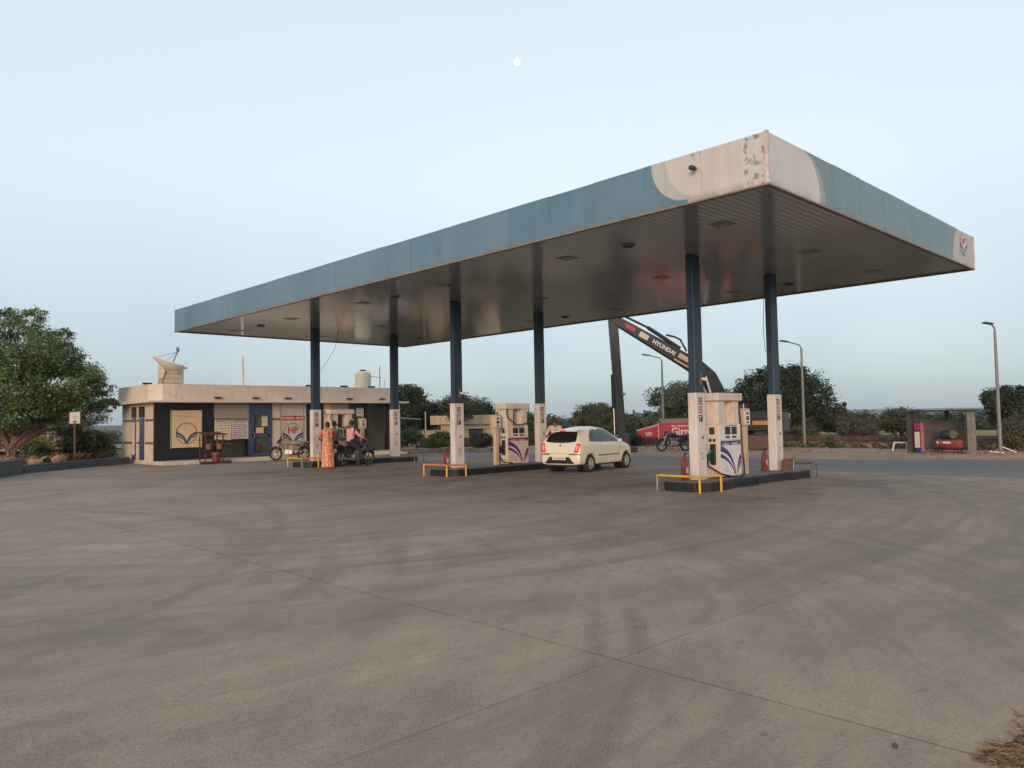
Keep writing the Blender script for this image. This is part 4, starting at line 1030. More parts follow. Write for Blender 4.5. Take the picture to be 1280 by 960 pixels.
# small awning right of the office
aw = thing('side_awning', 'thin white sheet awning on posts beside the office right end', 'awning', (15.7, 31.5, 0))
MB().add([(-0.9,-0.6,1.95),(0.75,-0.6,1.84),(0.75,1.2,1.84),(-0.9,1.2,1.95),(-0.9,-0.6,1.99),(0.75,-0.6,1.88),(0.75,1.2,1.88),(-0.9,1.2,1.99)], [(0,3,2,1),(4,5,6,7),(0,1,5,4),(1,2,6,5),(2,3,7,6),(3,0,4,7)]).build('sheet', WHITEP, aw)
for (x, y) in ((0.45, -0.5), (0.45, 1.1), (-0.7, 1.1)): MB().cyl((x,y,0),(x,y,1.86),0.045,10).build('post', BLK, aw)
MB().box(-0.85, 0.4, 1.15, 1.2, 0.9, 1.8).build('back_sheet', BLACKP, aw)

# ================================================================== TREES AND PLANTS
def crown(name, blobs, n, leaf, mat, seed, parent, clumps=26, spread=0.20, dense=2.2, small=0.74):
    """leaf quads gathered in clumps over the skin and inside of several ellipsoids"""
    rg = np.random.default_rng(seed); n = n*dense; leaf = leaf*small
    bl = np.array(blobs, float); vol = np.cbrt(bl[:,3]*bl[:,4]*bl[:,5])**2.2; vol /= vol.sum()
    P = []; Nn = []; S = []
    for i, b in enumerate(bl):
        k = max(60, int(n*vol[i])); c = max(5, int(clumps*(vol[i]*len(bl))**0.5))
        d = rg.normal(size=(c, 3)); d /= np.linalg.norm(d, axis=1)[:, None]
        r = rg.uniform(0.45, 1.0, c)**0.6; cc = d*r[:, None]
        sz = rg.uniform(0.6, 1.3, c)
        idx = rg.integers(0, c, k)
        q = cc[idx]*0.9 + np.clip(rg.normal(size=(k, 3)), -1.6, 1.6)*spread*sz[idx][:, None]
        nn = q + rg.normal(size=(k, 3))*0.7
        P.append(q*b[3:6] + b[:3]); Nn.append(nn); S.append(rg.uniform(0.4, 1.0, k)**1.5*1.6*leaf*rg.uniform(0.75, 1.25, c)[idx])
    P = np.concatenate(P); Nn = np.concatenate(Nn); S = np.concatenate(S)
    Nn[:, 2] += 0.5; Nn /= np.linalg.norm(Nn, axis=1)[:, None]
    t = rg.normal(size=P.shape); a = np.cross(Nn, t); a /= np.linalg.norm(a, axis=1)[:, None]; b = np.cross(Nn, a)
    m = len(P); V = np.zeros((m, 4, 3)); s = S[:, None]
    V[:,0] = P - a*s; V[:,1] = P - b*s*0.45 + Nn*s*0.15; V[:,2] = P + a*s; V[:,3] = P + b*s*0.45 + Nn*s*0.15
    F = np.arange(m*4).reshape(m, 4)
    return quick_mesh(name, V.reshape(-1, 3), F, mat, parent)
BARK = M('bark', (0.10, 0.075, 0.055), 0.9, var=0.35, sc=6, bump=0.6)
BARK2 = M('bark tan', (0.22, 0.13, 0.085), 0.9, var=0.3, sc=6, bump=0.6)
def tree(label, loc, blobs, n, leaf, mat, seed, r=0.12, name='leafy_tree', cat='tree', group='trees', bark=BARK, fork=0.35, clumps=26, spread=0.2, multi=1):
    t = thing(name, label, cat, loc, 0, group)
    rv = random.Random(seed); m = MB()
    bs = sorted(blobs, key=lambda b: b[2])
    zf = bs[0][2]*fork + 0.05
    for s in range(multi):
        bx, by = (rv.uniform(-1,1)*r*2.2, rv.uniform(-1,1)*r*2.2) if multi > 1 else (0, 0)
        m.tube([(bx*0.4,by*0.4,-0.05),(bx*0.7+rv.uniform(-.5,.5)*r,by*0.7,zf*0.5),(bx,by,zf)], [r*1.35, r*1.05, r*0.9], 10)
        for b in blobs:
            if multi > 1 and rv.random() < 0.35: continue
            mid = (b[0]*0.45+bx*.5+rv.uniform(-.15,.15), b[1]*0.45+by*.5+rv.uniform(-.15,.15), zf+(b[2]-zf)*0.55)
            tip = (b[0], b[1], b[2]+b[5]*0.3)
            m.tube([(bx,by,zf*0.95), mid, tip], [r*0.7, r*0.45, r*0.12], 7)
            for _ in range(3):
                e = (b[0]+rv.uniform(-1,1)*b[3]*0.75, b[1]+rv.uniform(-1,1)*b[4]*0.75, b[2]+rv.uniform(-.5,.8)*b[5])
                m.tube([mid, e], [r*0.3, r*0.06], 5)
    m.build('trunk', bark, t, smooth=True)
    crown('crown', blobs, n, leaf, mat, seed, t, clumps, spread)
    return t
G1 = leaf_mat('leaf big tree', (0.030, 0.062, 0.020), (0.175, 0.245, 0.075), (0.22, 0.27, 0.10))
G2 = leaf_mat('leaf dark', (0.012, 0.020, 0.009), (0.042, 0.058, 0.022))
G3 = leaf_mat('leaf olive', (0.022, 0.030, 0.011), (0.085, 0.088, 0.032), (0.15, 0.11, 0.05))
G4 = leaf_mat('leaf bright', (0.022, 0.05, 0.012), (0.075, 0.13, 0.03))
G5 = leaf_mat('leaf grey', (0.04, 0.042, 0.026), (0.12, 0.11, 0.07), (0.15, 0.12, 0.08))
G6 = leaf_mat('leaf pale', (0.035, 0.05, 0.02), (0.125, 0.14, 0.06))
# big tree on the left
tree('big leafy green tree spreading over the left planter wall', (-4.25, 32.7, 0.25),
     [(-0.2,0.2,3.0,2.0,2.2,1.4),(1.9,-0.4,3.5,1.7,1.8,1.2),(0.2,-0.2,5.0,2.0,2.1,1.5),(1.5,0.0,4.7,1.4,1.6,1.1),(2.6,0.2,2.8,1.5,1.5,0.9),(-1.8,0.5,4.2,1.8,2.0,1.8),(-0.5,0.3,6.0,1.3,1.4,0.8),(1.0,0.2,2.4,1.4,1.5,0.8),(3.3,0.1,2.7,0.8,0.9,0.5),(2.4,0,4.1,.9,.9,.6),(-0.6,-0.3,1.9,1.7,1.4,0.8),(1.3,-0.2,1.7,1.0,1.0,0.55),(-1.9,0,1.5,1.2,1.2,0.9),(2.9,0,3.7,.7,.7,.5),(0.9,0,6.35,.6,.6,.5),(-1.2,0,6.3,.7,.7,.5),(3.7,.1,3.25,.5,.5,.35),(2.0,0,5.4,.6,.6,.5),(3.9,0,2.5,.5,.5,.35)],
     34000, 0.078, G1, 11, 0.085, clumps=46, spread=0.15, bark=BARK2, multi=4)
def bush(label, loc, rx, ry, rz, n, leaf, mat, seed, group='roadside bushes', name='bush', cat='bush'):
    rv = random.Random(seed)
    bl = [(rv.uniform(-.35,.35)*rx, rv.uniform(-.35,.35)*ry, rz*rv.uniform(.55,1.05), rx*rv.uniform(.45,.75), ry*rv.uniform(.45,.75), rz*rv.uniform(.4,.62)) for _ in range(4)]
    return tree(label, loc, bl, n, leaf, mat, seed, max(0.02, rx*0.035), name, cat, group, fork=0.2, clumps=22, spread=0.24, multi=3)
GP = 'bushes in the planter bed'
bush('dark green conical shrub right behind the maroon sign post', (-1.9, 32.6, 0.27), 0.7, 0.7, 1.0, 3200, 0.06, G2, 21, GP)
bush('small green shrub beside the tan stone block', (-3.6, 31.4, 0.27), 0.6, 0.6, 0.65, 2200, 0.055, G4, 22, GP)
bush('spreading olive shrub between sign post and office', (-0.9, 33.2, 0.27), 1.1, 0.9, 0.85, 3600, 0.06, G3, 23, GP)
bush('low olive shrub next to the office side wall', (0.0, 35.0, 0.0), 0.8, 0.8, 0.9, 2600, 0.06, G6, 24, GP)
bush('yellowish dry bush behind the planter bed', (-1.6, 39.0, 0.1), 1.2, 1.2, 0.8, 2400, 0.07, leaf_mat('leaf yellow', (0.10, 0.08, 0.02), (0.30, 0.22, 0.06)), 25, GP)
tree('sparse grey leafed tree behind the office left corner', (1.6, 47.0, 0), [(0,0,1.9,1.9,1.6,0.9),(1.1,0,2.5,1.2,1.1,0.7),(-0.8,0,2.6,1.1,1.0,0.7)], 4200, 0.08, G5, 31, 0.08, group='background trees')
# behind the office and along the road
tree('tall dark tree right behind the office end', (25.2, 43.2, 0), [(-1.02,0.0,2.29,1.87,1.7,1.5),(0.51,0.0,2.82,1.61,1.53,1.32),(-0.51,0.0,3.78,1.27,1.27,0.88),(1.36,0.0,2.11,1.36,1.27,1.06),(-1.87,0.0,3.17,1.1,1.1,1.06)], 13000, 0.12, G2, 32, 0.15, group='background trees', clumps=40)
tree('thin olive tree in front of the small flat roofed house', (25.2, 37.6, 0), [(0,0,2.4,1.2,1.1,0.8),(0.8,0,2.8,0.9,0.9,0.6),(-0.7,0,2.9,0.9,0.9,0.6)], 3600, 0.085, G3, 33, 0.07, group='background trees')
tree('wide dark tree rising behind the small flat roofed house', (37.0, 50.5, 0), [(-1.7,0.0,2.7,2.04,1.87,1.53),(0.68,0.0,2.61,2.21,1.87,1.44),(-0.42,0.0,3.51,1.44,1.36,0.9),(2.38,0.0,1.98,1.36,1.27,0.99)], 11000, 0.13, G2, 34, 0.16, group='background trees', clumps=40)
tree('round olive tree seen over the car roof', (58.5, 52.0, -0.3), [(0.0,0.0,2.25,2.08,1.84,1.62),(0.96,-0.8,2.61,1.44,1.44,1.08),(-1.2,0.8,2.34,1.44,1.44,1.26)], 7500, 0.15, G3, 35, 0.16, group='background trees')
tree('small green tree seen behind the pillar and car', (50.0, 55.0, -0.3), [(0,0,2.0,2.2,2.0,1.2),(-1.2,1,2.4,1.4,1.4,0.9)], 4200, 0.15, G4, 36, 0.14, group='background trees')
tree('pale green roadside tree above the red wall', (36.2, 25.4, 0.1), [(-1.0,0.5,2.7,1.7,1.6,1.2),(0.5,-0.6,3.0,1.7,1.6,1.2),(-0.2,0.3,3.5,1.2,1.2,0.7),(1.8,-1.4,2.5,1.4,1.4,1.1)], 9500, 0.11, G6, 37, 0.13, group='background trees', clumps=34)
tree('large dark spreading tree behind the excavator', (36.0, 17.6, 0.0), [(-1.48,1.48,2.85,1.48,1.48,1.61),(0.15,-0.15,3.42,1.63,1.63,1.61),(1.18,-1.18,2.85,1.48,1.48,1.52),(-0.44,0.52,4.27,1.18,1.18,0.85),(0.59,-0.67,4.18,0.96,0.96,0.76),(2.0,-2.0,1.8,0.96,0.96,1.23),(-2.15,2.15,1.8,1.11,1.11,1.33),(0.0,0.0,1.8,1.63,1.63,1.23),(2.52,-2.52,2.09,0.52,0.52,0.57)], 26000, 0.10, G2, 38, 0.2, group='background trees', clumps=46, spread=0.19)
tree('round dark tree behind the lamp post by the shelter', (37.3, 5.3, 0.1), [(0.0,0.0,1.76,1.11,1.11,1.18),(-0.44,0.59,2.1,0.81,0.81,0.76),(0.59,-0.67,2.02,0.89,0.89,0.92),(0.07,-0.07,2.6,0.67,0.67,0.5)], 9500, 0.095, G2, 39, 0.12, group='background trees', clumps=34)
RB = 'roadside bushes'
bb = [('thick green bush beside the median kerb', (17.6, 30.6, 0), 1.1, 1.0, 0.72, 5200, 0.075, G4), ('dark green bush before the small house doorway', (19.4, 29.0, 0), 1.0, 0.9, 0.66, 4600, 0.075, G2),
      ('loose green bush by the card post with the looped dispenser', (20.6, 27.3, 0), 0.9, 0.9, 0.72, 3600, 0.075, G4), ('olive scrub bush behind the car bonnet', (27.5, 24.5, 0), 1.5, 1.2, 0.9, 4200, 0.08, G3),
      ('tall brownish scrub bush left of the red wall', (30.5, 27.0, 0), 2.2, 1.8, 1.3, 6500, 0.085, G3), ('dark bush at the foot of the red wall', (24.6, 21.6, 0), 1.4, 0.9, 0.6, 4200, 0.06, G2),
      ('brown twiggy bush behind the wall next to the lamp post', (34.5, 12.6, 0), 1.5, 1.5, 1.0, 4600, 0.075, G5), ('olive bush right of the large dark tree', (37.4, 13.6, 0), 1.8, 1.8, 1.25, 6500, 0.08, G3),
      ('broad brownish bush behind the roadside wall', (38.4, 11.2, 0), 1.9, 1.8, 1.35, 6500, 0.08, G3), ('young green tree bush beside the shelter post', (34.0, 8.6, 0), 0.9, 0.9, 1.25, 3600, 0.07, G4),
      ('grey green creeper bush against the shelter right post', (26.6, 2.7, 0), 1.0, 0.9, 0.95, 4600, 0.055, G5), ('dark green bush at the lamp post by the shelter', (28.0, 1.2, 0), 1.4, 1.2, 0.9, 5200, 0.06, G2),
      ('scrubby bush at the far right end of the stone wall', (27.4, -1.2, 0), 1.3, 1.2, 0.95, 4600, 0.06, G3), ('small green plant in front of the stone wall', (26.2, 10.5, 0), 0.28, 0.28, 0.28, 500, 0.05, G4),
      ('bushy olive scrub beneath the large dark tree', (32.5, 15.5, 0), 1.8, 1.6, 0.8, 5200, 0.075, G3), ('dark bush beyond the road left of the side awning', (16.4, 33.6, 0), 0.9, 0.9, 0.6, 2600, 0.06, G4),
      ('low green hedge bush behind the side awning', (19.5, 36.5, 0), 1.5, 1.3, 0.9, 4200, 0.07, G4)]
for i, (lab, loc, rx, ry, rz, n, lf, mt) in enumerate(bb): bush(lab, loc, rx, ry, rz, n, lf, mt, 60+i, RB)
# far belts of woodland: nobody could count these crowns
def belt(name, label, pts, h, n, leaf, mat, seed):
    rg = np.random.default_rng(seed); bl = []
    for (x, y) in pts:
        for _ in range(3): 
            hh = h*rg.uniform(0.55, 1.1); bl.append((x+rg.normal()*h*0.8, y+rg.normal()*h*0.8, hh*0.5+float(drop(math.hypot(x, y)))-0.3, h*rg.uniform(0.5,0.9), h*rg.uniform(0.5,0.9), hh*0.6))
    o = crown(name, bl, n, leaf, mat, seed, None, 16, 0.28, 1.3, 0.85); tag(o, label, 'trees', kind='stuff')
def pol(d, a): return (-11.7 + d*math.cos(math.radians(a)), -5.9 + d*math.sin(math.radians(a)))
belt('far_woodland', 'hazy belt of distant trees along the right horizon', [pol(150+22*math.sin(i*1.7), 10+i*1.6) for i in range(26)], 3.4, 20000, 0.42, G2, 41)
belt('far_woodland', 'hazy belt of distant trees behind the red wall and car', [pol(120+18*math.sin(i*2.1), 34+i*1.7) for i in range(17)], 2.7, 16000, 0.36, G3, 42)
belt('far_woodland', 'hazy belt of distant trees behind the office', [pol(135+20*math.sin(i*1.3), 60+i*1.8) for i in range(18)], 2.8, 12000, 0.36, G3, 43)
belt('far_woodland', 'pale distant woodland under the far right hills', [pol(420+60*math.sin(i*1.9), 4+i*1.9) for i in range(34)], 5.6, 20000, 0.9, G2, 44)
# palms
def palm(label, loc, h, seed):
    t = thing('palm_tree', label, 'palm', loc, 0, 'far coconut palms'); rv = random.Random(seed)
    MB().tube([(0,0,0),(rv.uniform(-.3,.3),0.1,h*0.5),(rv.uniform(-.4,.4),0.1,h)], [0.22,0.16,0.12], 7).build('trunk', BARK, t)
    m = MB()
    for k in range(15):
        a = 2*PI*k/15 + rv.uniform(-.2,.2); L = rv.uniform(1.9,2.6); up = rv.uniform(-0.1,0.9); pr = None
        for j in range(7):
            s = j/6; x = L*s; z = h + up*x*0.8 - 0.42*x*x*(0.6+0.4*(1-up)); w = 0.30*math.sin(PI*min(1, s*0.9+0.12))
            p = (x*math.cos(a), x*math.sin(a), z); dx, dy = -math.sin(a)*w, math.cos(a)*w
            cur = ((p[0]+dx, p[1]+dy, z-w*0.5), p, (p[0]-dx, p[1]-dy, z-w*0.5))
            if pr: m.add([pr[0], pr[1], cur[1], cur[0]], [(0,1,2,3)]); m.add([pr[1], pr[2], cur[2], cur[1]], [(0,1,2,3)])
            pr = cur
    m.build('fronds', leaf_mat('palm leaf', (0.018, 0.028, 0.014), (0.05, 0.06, 0.03)), t)
for i in range(9):
    D = 112 + 9*math.sin(i*2.3); a = 37.7 - i*0.6; x, y = pol(D, a)
    palm('hazy coconut palm in the row beyond the red wall', (x, y, drop(D)), 3.1-drop(D)*0.85-1.0+0.6*math.sin(i*1.9+1), i)

# ================================================================== ROADSIDE: WALLS, HOUSES
STONES = [M('laterite %s' % 'abc'[i], c, 0.95, var=0.4, sc=4, bump=0.5) for i, c in enumerate(((0.085, 0.05, 0.042), (0.06, 0.042, 0.038), (0.11, 0.062, 0.05)))]
_stone_meshes = []
def stone_wall(label, p0, p1, rows, L=0.42, H=0.19, th=0.34, seed=0):
    """rough laterite blocks laid in courses, each block its own piece"""
    rv = random.Random(seed)
    if not _stone_meshes:
        for q in range(9):
            m = MB(); rq = random.Random(100+q)
            c = [(sx*(0.5-rq.uniform(0,.07)), sy*(0.5-rq.uniform(0,.1)), sz*(0.5-rq.uniform(0,.08))) for sz in (-1,1) for (sx,sy) in ((-1,-1),(1,-1),(1,1),(-1,1))]
            m.add(c, [(0,3,2,1),(4,5,6,7),(0,1,5,4),(1,2,6,5),(2,3,7,6),(3,0,4,7)])
            o = m.build('stone_block', STONES[q % 3]); _stone_meshes.append(o.data); bpy.data.objects.remove(o)
    p0 = Vector((*p0, 0)); p1 = Vector((*p1, 0)); d = p1-p0; n = int(d.length/L); ang = math.atan2(d.y, d.x)
    t = thing('stone_wall', label, 'wall', p0, ang)
    for r in range(rows):
        for k in range(n):
            if r == rows-1 and rv.random() < 0.12: continue
            o = bpy.data.objects.new('stone_block', rv.choice(_stone_meshes)); COL.objects.link(o); o.parent = t
            o.location = ((k+0.5+(0.5 if r % 2 else 0))*L, rv.uniform(-.03,.03), (r+0.5)*H-0.02); o.scale = (L*rv.uniform(.98,1.06), th*rv.uniform(.9,1.1), H*rv.uniform(.97,1.08)); o.rotation_euler = (0, 0, rv.uniform(-.04,.04))
    return t
stone_wall('low dark laterite block wall along the road verge', (25.6, -2.6), (28.4, 15.2), 3, 0.40, 0.20, seed=1)
stone_wall('dark laterite wall below the red painted wall', (23.9, 24.6), (28.4, 17.2), 2, 0.42, 0.20, seed=2)
stone_wall('dark stacked stone wall behind the planter bed', (-4.8, 34.8), (0.4, 36.3), 3, 0.36, 0.24, seed=3)
stone_wall('reddish low stone wall in front of the small house', (18.6, 34.2), (24.5, 28.4), 3, 0.42, 0.22, seed=4)
BUFF = M('house plaster', (0.52, 0.39, 0.26), 0.85, var=0.15, sc=0.8, dirt=0.4)
h = thing('small_house', 'small buff flat roofed house behind the green bushes', 'house', (28.9, 40.8, -0.1), math.radians(-44))
MB().box(-2.2, 2.4, -1.4, 2.2, 0, 1.55).build('wall', BUFF, h)
MB().box(-3.0, 2.6, -1.7, 2.5, 1.55, 2.25).build('roof_parapet', BUFF, h, bevel=0.02)
MB().box(0.0, 1.1, -1.42, -1.401, 0.0, 1.2).build('doorway', DARK, h); MB().box(-0.15, 1.3, -1.75, -1.41, 1.22, 1.3).build('door_lintel', M('lintel white', (0.6,0.55,0.48), 0.7), h)
MB().box(1.8, 2.1, -1.41, -1.401, 0.1, 1.4).build('pilaster', M('pilaster pale', (0.6,0.5,0.38), 0.8), h)
h = thing('low_house_annex', 'low buff walled annex left of the small flat roofed house', 'house', (26.0, 42.2, -0.1), math.radians(-44))
MB().box(-1.8, 1.2, -1.0, 1.0, 0, 1.05).build('wall', BUFF, h); MB().box(-1.85, 1.25, -1.05, 1.05, 1.05, 1.12).build('coping', BUFF, h); MB().box(-0.6, -0.35, -1.012, -1.001, 0.55, 0.8).build('vent', DARK, h)
MB().cyl((-0.3,-0.8,1.1),(-0.3,-0.8,2.6),0.05,8).build('pipe', WHITEP, h)
h = thing('far_shed', 'long grey roofed shed far behind the planter bed', 'shed', (1.0, 66.0, -0.2), math.radians(-14))
MB().box(-6, 6.0, -2, 2, 0, 1.5).build('wall', M('shed wall', (0.30,0.22,0.16), 0.9, var=0.3), h); MB().prism([(-2.4,1.5),(2.4,1.5),(0.2,2.35)], -6.3, 6.3, 'yz').build('roof', M('shed roof', (0.16,0.15,0.16), 0.8, var=0.25), h)
for i in range(4): MB().box(-4.8+2.6*i, -3.6+2.6*i, -2.02, -2.001, 0.3, 1.3).build('bay_opening', DARK, h)
h = thing('wire_fence', 'pale post fence far behind the big tree', 'fence', (-6.5, 52.0, -0.1), math.radians(-6))
for i in range(14): MB().cbox((i*0.8, 0, 0.75), (0.1, 0.1, 1.5)).build('post', M('fence post', (0.42,0.36,0.30), 0.9, var=0.2), h)
for z in (0.5, 0.95, 1.35): MB().bar((0,0,z),(10.4,0,z),0.035).build('rail', M('fence post', (0.42,0.36,0.30)), h)
# red painted wall with white lettering
REDW = M('red paint', (0.50, 0.035, 0.045), 0.6, var=0.12, sc=1.0, dirt=0.15); WLET = M('white lettering', (0.68, 0.60, 0.58), 0.6, var=0.1)
ang = math.atan2(18.69-21.0, 29.1-26.72)
rw = thing('painted_wall', 'red advertising wall with white lettering behind parked motorbike', 'wall', (26.72, 21.0, 0.0), ang)
MB().box(0, 4.6, 0, 0.2, 0.0, 0.50).build('wall_base', STONES[0], rw)
MB().box(0, 4.6, 0, 0.2, 0.501, 1.30).build('painted_panel', REDW, rw)
MB().box(-0.02, 4.65, -0.03, 0.23, 1.301, 1.36).build('coping', M('coping red', (0.36,0.06,0.07), 0.7), rw)
MB().prism([(-1.3, 0.501), (-0.06, 0.501), (-0.06, 1.22), (-1.3, 0.90)], 0.0, 0.2, 'xz').build('sloping_panel', REDW, rw)
MB().bar((-1.33, 0.08, 0.93), (-0.05, 0.08, 1.26), 0.24, 0.07).build('sloping_coping', M('coping pale', (0.55,0.40,0.36), 0.7), rw)
MB().box(-1.3, -0.06, 0.01, 0.19, 0.0, 0.5).build('wall_base', STONES[1], rw); MB().box(-0.055, -0.005, -0.02, 0.22, 0.0, 1.36).build('corner_post', M('coping pale', (0.55,0.40,0.36)), rw)
text_mesh('lettering', 'Girney', 0.62, WLET, rw, FRONT(1.55, -0.006, 0.83), 0.004, 0.95, bold=0.012)
text_mesh('lettering', 'un', 0.42, WLET, rw, FRONT(-0.62, -0.006, 0.76), 0.004, 0.9, bold=0.01)
b = MB(); b.mx = FRONT(0.75, -0.003, 1.17); rv = random.Random(2); xx = 0.0
while xx < 2.6: l = rv.uniform(0.06, 0.18); b.box(xx, xx+l, -0.035, 0.03+rv.uniform(0,.02), 0, 0.005); xx += l+rv.uniform(0.03, 0.1)
b.build('small_lettering', WLET, rw)
sh = thing('far_roof', 'low brown tiled roof behind the red wall', 'roof', (29.5, 21.0, 0.0), ang)
MB().box(-1.2, 3.2, 0.2, 2.2, 0, 1.32).build('wall', BUFF, sh); MB().prism([(-0.1,1.32),(2.5,1.32),(1.2,1.62)], -1.4, 3.4, 'yz').build('tiles', M('roof tile brown', (0.24,0.13,0.09), 0.9), sh)

# ================================================================== STREET LAMPS
def lamp(label, x, y, h, arm):
    t = thing('street_lamp', label, 'street lamp', (x, y, 0.0), 0, 'street lamps along the verge')
    a = Vector((-0.93, 0.36, 0)) 
    MB().tube([(0,0,0),(0,0,h-0.25)], [0.085, 0.05], 10).build('pole', GALV, t, smooth=True)
    e = a*arm
    MB().tube([(0,0,h-0.27),(e.x*0.12,e.y*0.12,h-0.1),(e.x,e.y,h+0.06)], 0.032, 8).build('arm', GALV, t, smooth=True)
    q = Vector((e.x, e.y, h+0.06)); d = Vector((e.x, e.y, arm*0.08)).normalized()
    MB().bar(q-d*0.05, q+d*0.42, 0.2, 0.07).build('lamp_head', M('lamp head', (0.07,0.07,0.075), 0.5), t, bevel=0.02)
    MB().cyl((0,0,-0.02),(0,0,0.12),0.16,10).build('base', ITOP, t)
lamp('galvanised street lamp beside the red painted wall', 27.17, 20.98, 5.4, 0.95); lamp('galvanised street lamp in front of the large dark tree', 26.5, 11.9, 5.4, 0.95); lamp('galvanised street lamp beside the compressor shelter', 24.6, 2.74, 5.25, 0.22)

# ================================================================== COMPRESSOR SHELTER
d = Vector((22.75-23.4, 3.30-5.75)); ang = math.atan2(d.y, d.x)
ks = thing('compressor_shelter', 'low open shelter with corrugated back sheet and grey posts', 'shelter', (23.4, 5.75, 0.03), ang)
Wk = 2.55
MB().box(-0.10, 0.10, -0.12, 0.12, 0, 1.72).build('post', M('shelter post dark', (0.055,0.05,0.05), 0.8, var=0.3), ks)
MB().box(Wk-0.08, Wk+0.12, -0.12, 0.12, 0, 1.72).build('post', M('shelter post grey', (0.20,0.18,0.155), 0.85, var=0.25, dirt=0.4), ks)
MB().box(-0.35, -0.27, 0.86, 0.94, 0, 1.66).build('post', STRIPE, ks); MB().box(Wk-0.42, Wk-0.34, 0.86, 0.94, 0, 1.66).build('post', STRIPE, ks)
MB().add([(-0.25,-0.3,1.725),(Wk+0.3,-0.3,1.725),(Wk+0.2,1.1,1.70),(-0.45,1.1,1.70),(-0.25,-0.3,1.765),(Wk+0.3,-0.3,1.765),(Wk+0.2,1.1,1.73),(-0.45,1.1,1.73)], [(0,3,2,1),(4,5,6,7),(0,1,5,4),(1,2,6,5),(2,3,7,6),(3,0,4,7)]).build('roof_sheet', M('roof dark', (0.06,0.055,0.055), 0.7), ks)
m = MB(); z = 0.1
prv = None
for i in range(53):
    z = 0.08 + i*0.025; y = 0.95 + 0.022*math.sin(i*PI/2)
    cur = [(-0.35,y,z),(Wk-0.36,y,z)]
    if prv: m.add([prv[0],prv[1],cur[1],cur[0]], [(0,1,2,3)])
    prv = cur
m.build('corrugated_sheet', M('corrugated', (0.19,0.175,0.155), 0.55, 0.3, var=0.25, dirt=0.5), ks, smooth=True)
MB().bar((1.25, 0.6, 1.35), (1.25, 0.6, 1.72), 0.12).build('hanging_box', BLK, ks)
cp = thing('air_compressor', 'red tank air compressor with black motor inside the shelter', 'compressor', (23.06, 4.3, 0.03), ang)
rt = M('compressor red', (0.22, 0.05, 0.04), 0.45, var=0.15, dirt=0.3)
MB().lathe([(0.05,-0.56),(0.17,-0.53),(0.215,-0.45),(0.215,0.45),(0.17,0.53),(0.05,0.56)], 20, 'x', (0,0.25,0.36)).build('tank', rt, cp, smooth=True)
MB().box(-0.3, 0.3, 0.1, 0.4, 0.565, 0.6).build('bed_plate', BLK, cp)
MB().lathe([(0.16,-0.2),(0.18,-0.15),(0.18,0.1),(0.14,0.16)], 16, 'x', (-0.12,0.25,0.74)).build('motor', BLK, cp, smooth=True)
MB().lathe([(0.05,-0.04),(0.17,-0.03),(0.17,0.03),(0.05,0.04)], 18, 'y', (0.25,0.12,0.76)).build('flywheel', M('flywheel', (0.12,0.12,0.08), 0.6), cp, smooth=True)
for x in (-0.4, 0.4):
    for y in (0.12, 0.38): MB().cyl((x,y,0),(x,y,0.2),0.03,8).build('foot', BLK, cp)
for (x0, x1) in ((-0.42, -0.34), (-0.16, 0.16)):
    b = MB(); b.box(x0, x1, 0.03, 0.036, 0.38, 0.46); b.build('white_mark', IW, cp)
ap = thing('air_machine', 'slim blue and red air machine cabinet in the shelter', 'air machine', (23.28, 5.38, 0.03), ang)
AB = M('air blue', (0.03,0.04,0.12), 0.4)
MB().box(-0.15, 0.12, -0.1, 0.05, 0, 1.28).build('cabinet', AB, ap, bevel=0.02); MB().box(0.122, 0.16, -0.1, 0.10, 0.02, 1.24).build('side_panel', M('air pink', (0.45,0.14,0.15), 0.5), ap, bevel=0.015)
MB().box(-0.15, 0.10, -0.112, -0.101, 0.98, 1.22).build('red_panel', M('air red', (0.42,0.03,0.05), 0.4), ap); MB().cyl((-0.03,-0.113,1.1),(-0.03,-0.125,1.1),0.06,14).build('gauge', AB, ap)
MB().box(-0.14, 0.08, -0.112, -0.101, 0.2, 0.86).build('notice', M('air cream', (0.6,0.5,0.36), 0.5), ap)
ch = thing('broken_frame', 'white broken plastic frame lying beside the shelter', 'frame', (23.9, 6.4, 0.04), ang+0.2)
fw = M('frame white', (0.58,0.54,0.5), 0.5, dirt=0.3)
MB().bar((-0.3,0,0),(-0.22,0,0.36),0.06).build('leg', fw, ch); MB().bar((-0.24,0,0.37),(0.32,0,0.37),0.06).build('bar', fw, ch); MB().bar((0.3,0,0),(0.3,0,0.34),0.05).build('leg', fw, ch)
for i, (x, y, a, lab) in enumerate(((23.0, 2.5, 0.5, 'pale broken plank propped near the shelter lamp post'), (23.5, 2.2, 0.8, 'second pale plank lying by the lamp post foot'))):
    o = MB().bar((-0.25,0,0.04),(0.25,0.03,0.10+0.16*i),0.14,0.04).build('plank', fw); o.location = (x, y, 0.03); o.rotation_euler[2] = a+1.4; tag(o, lab, 'plank')

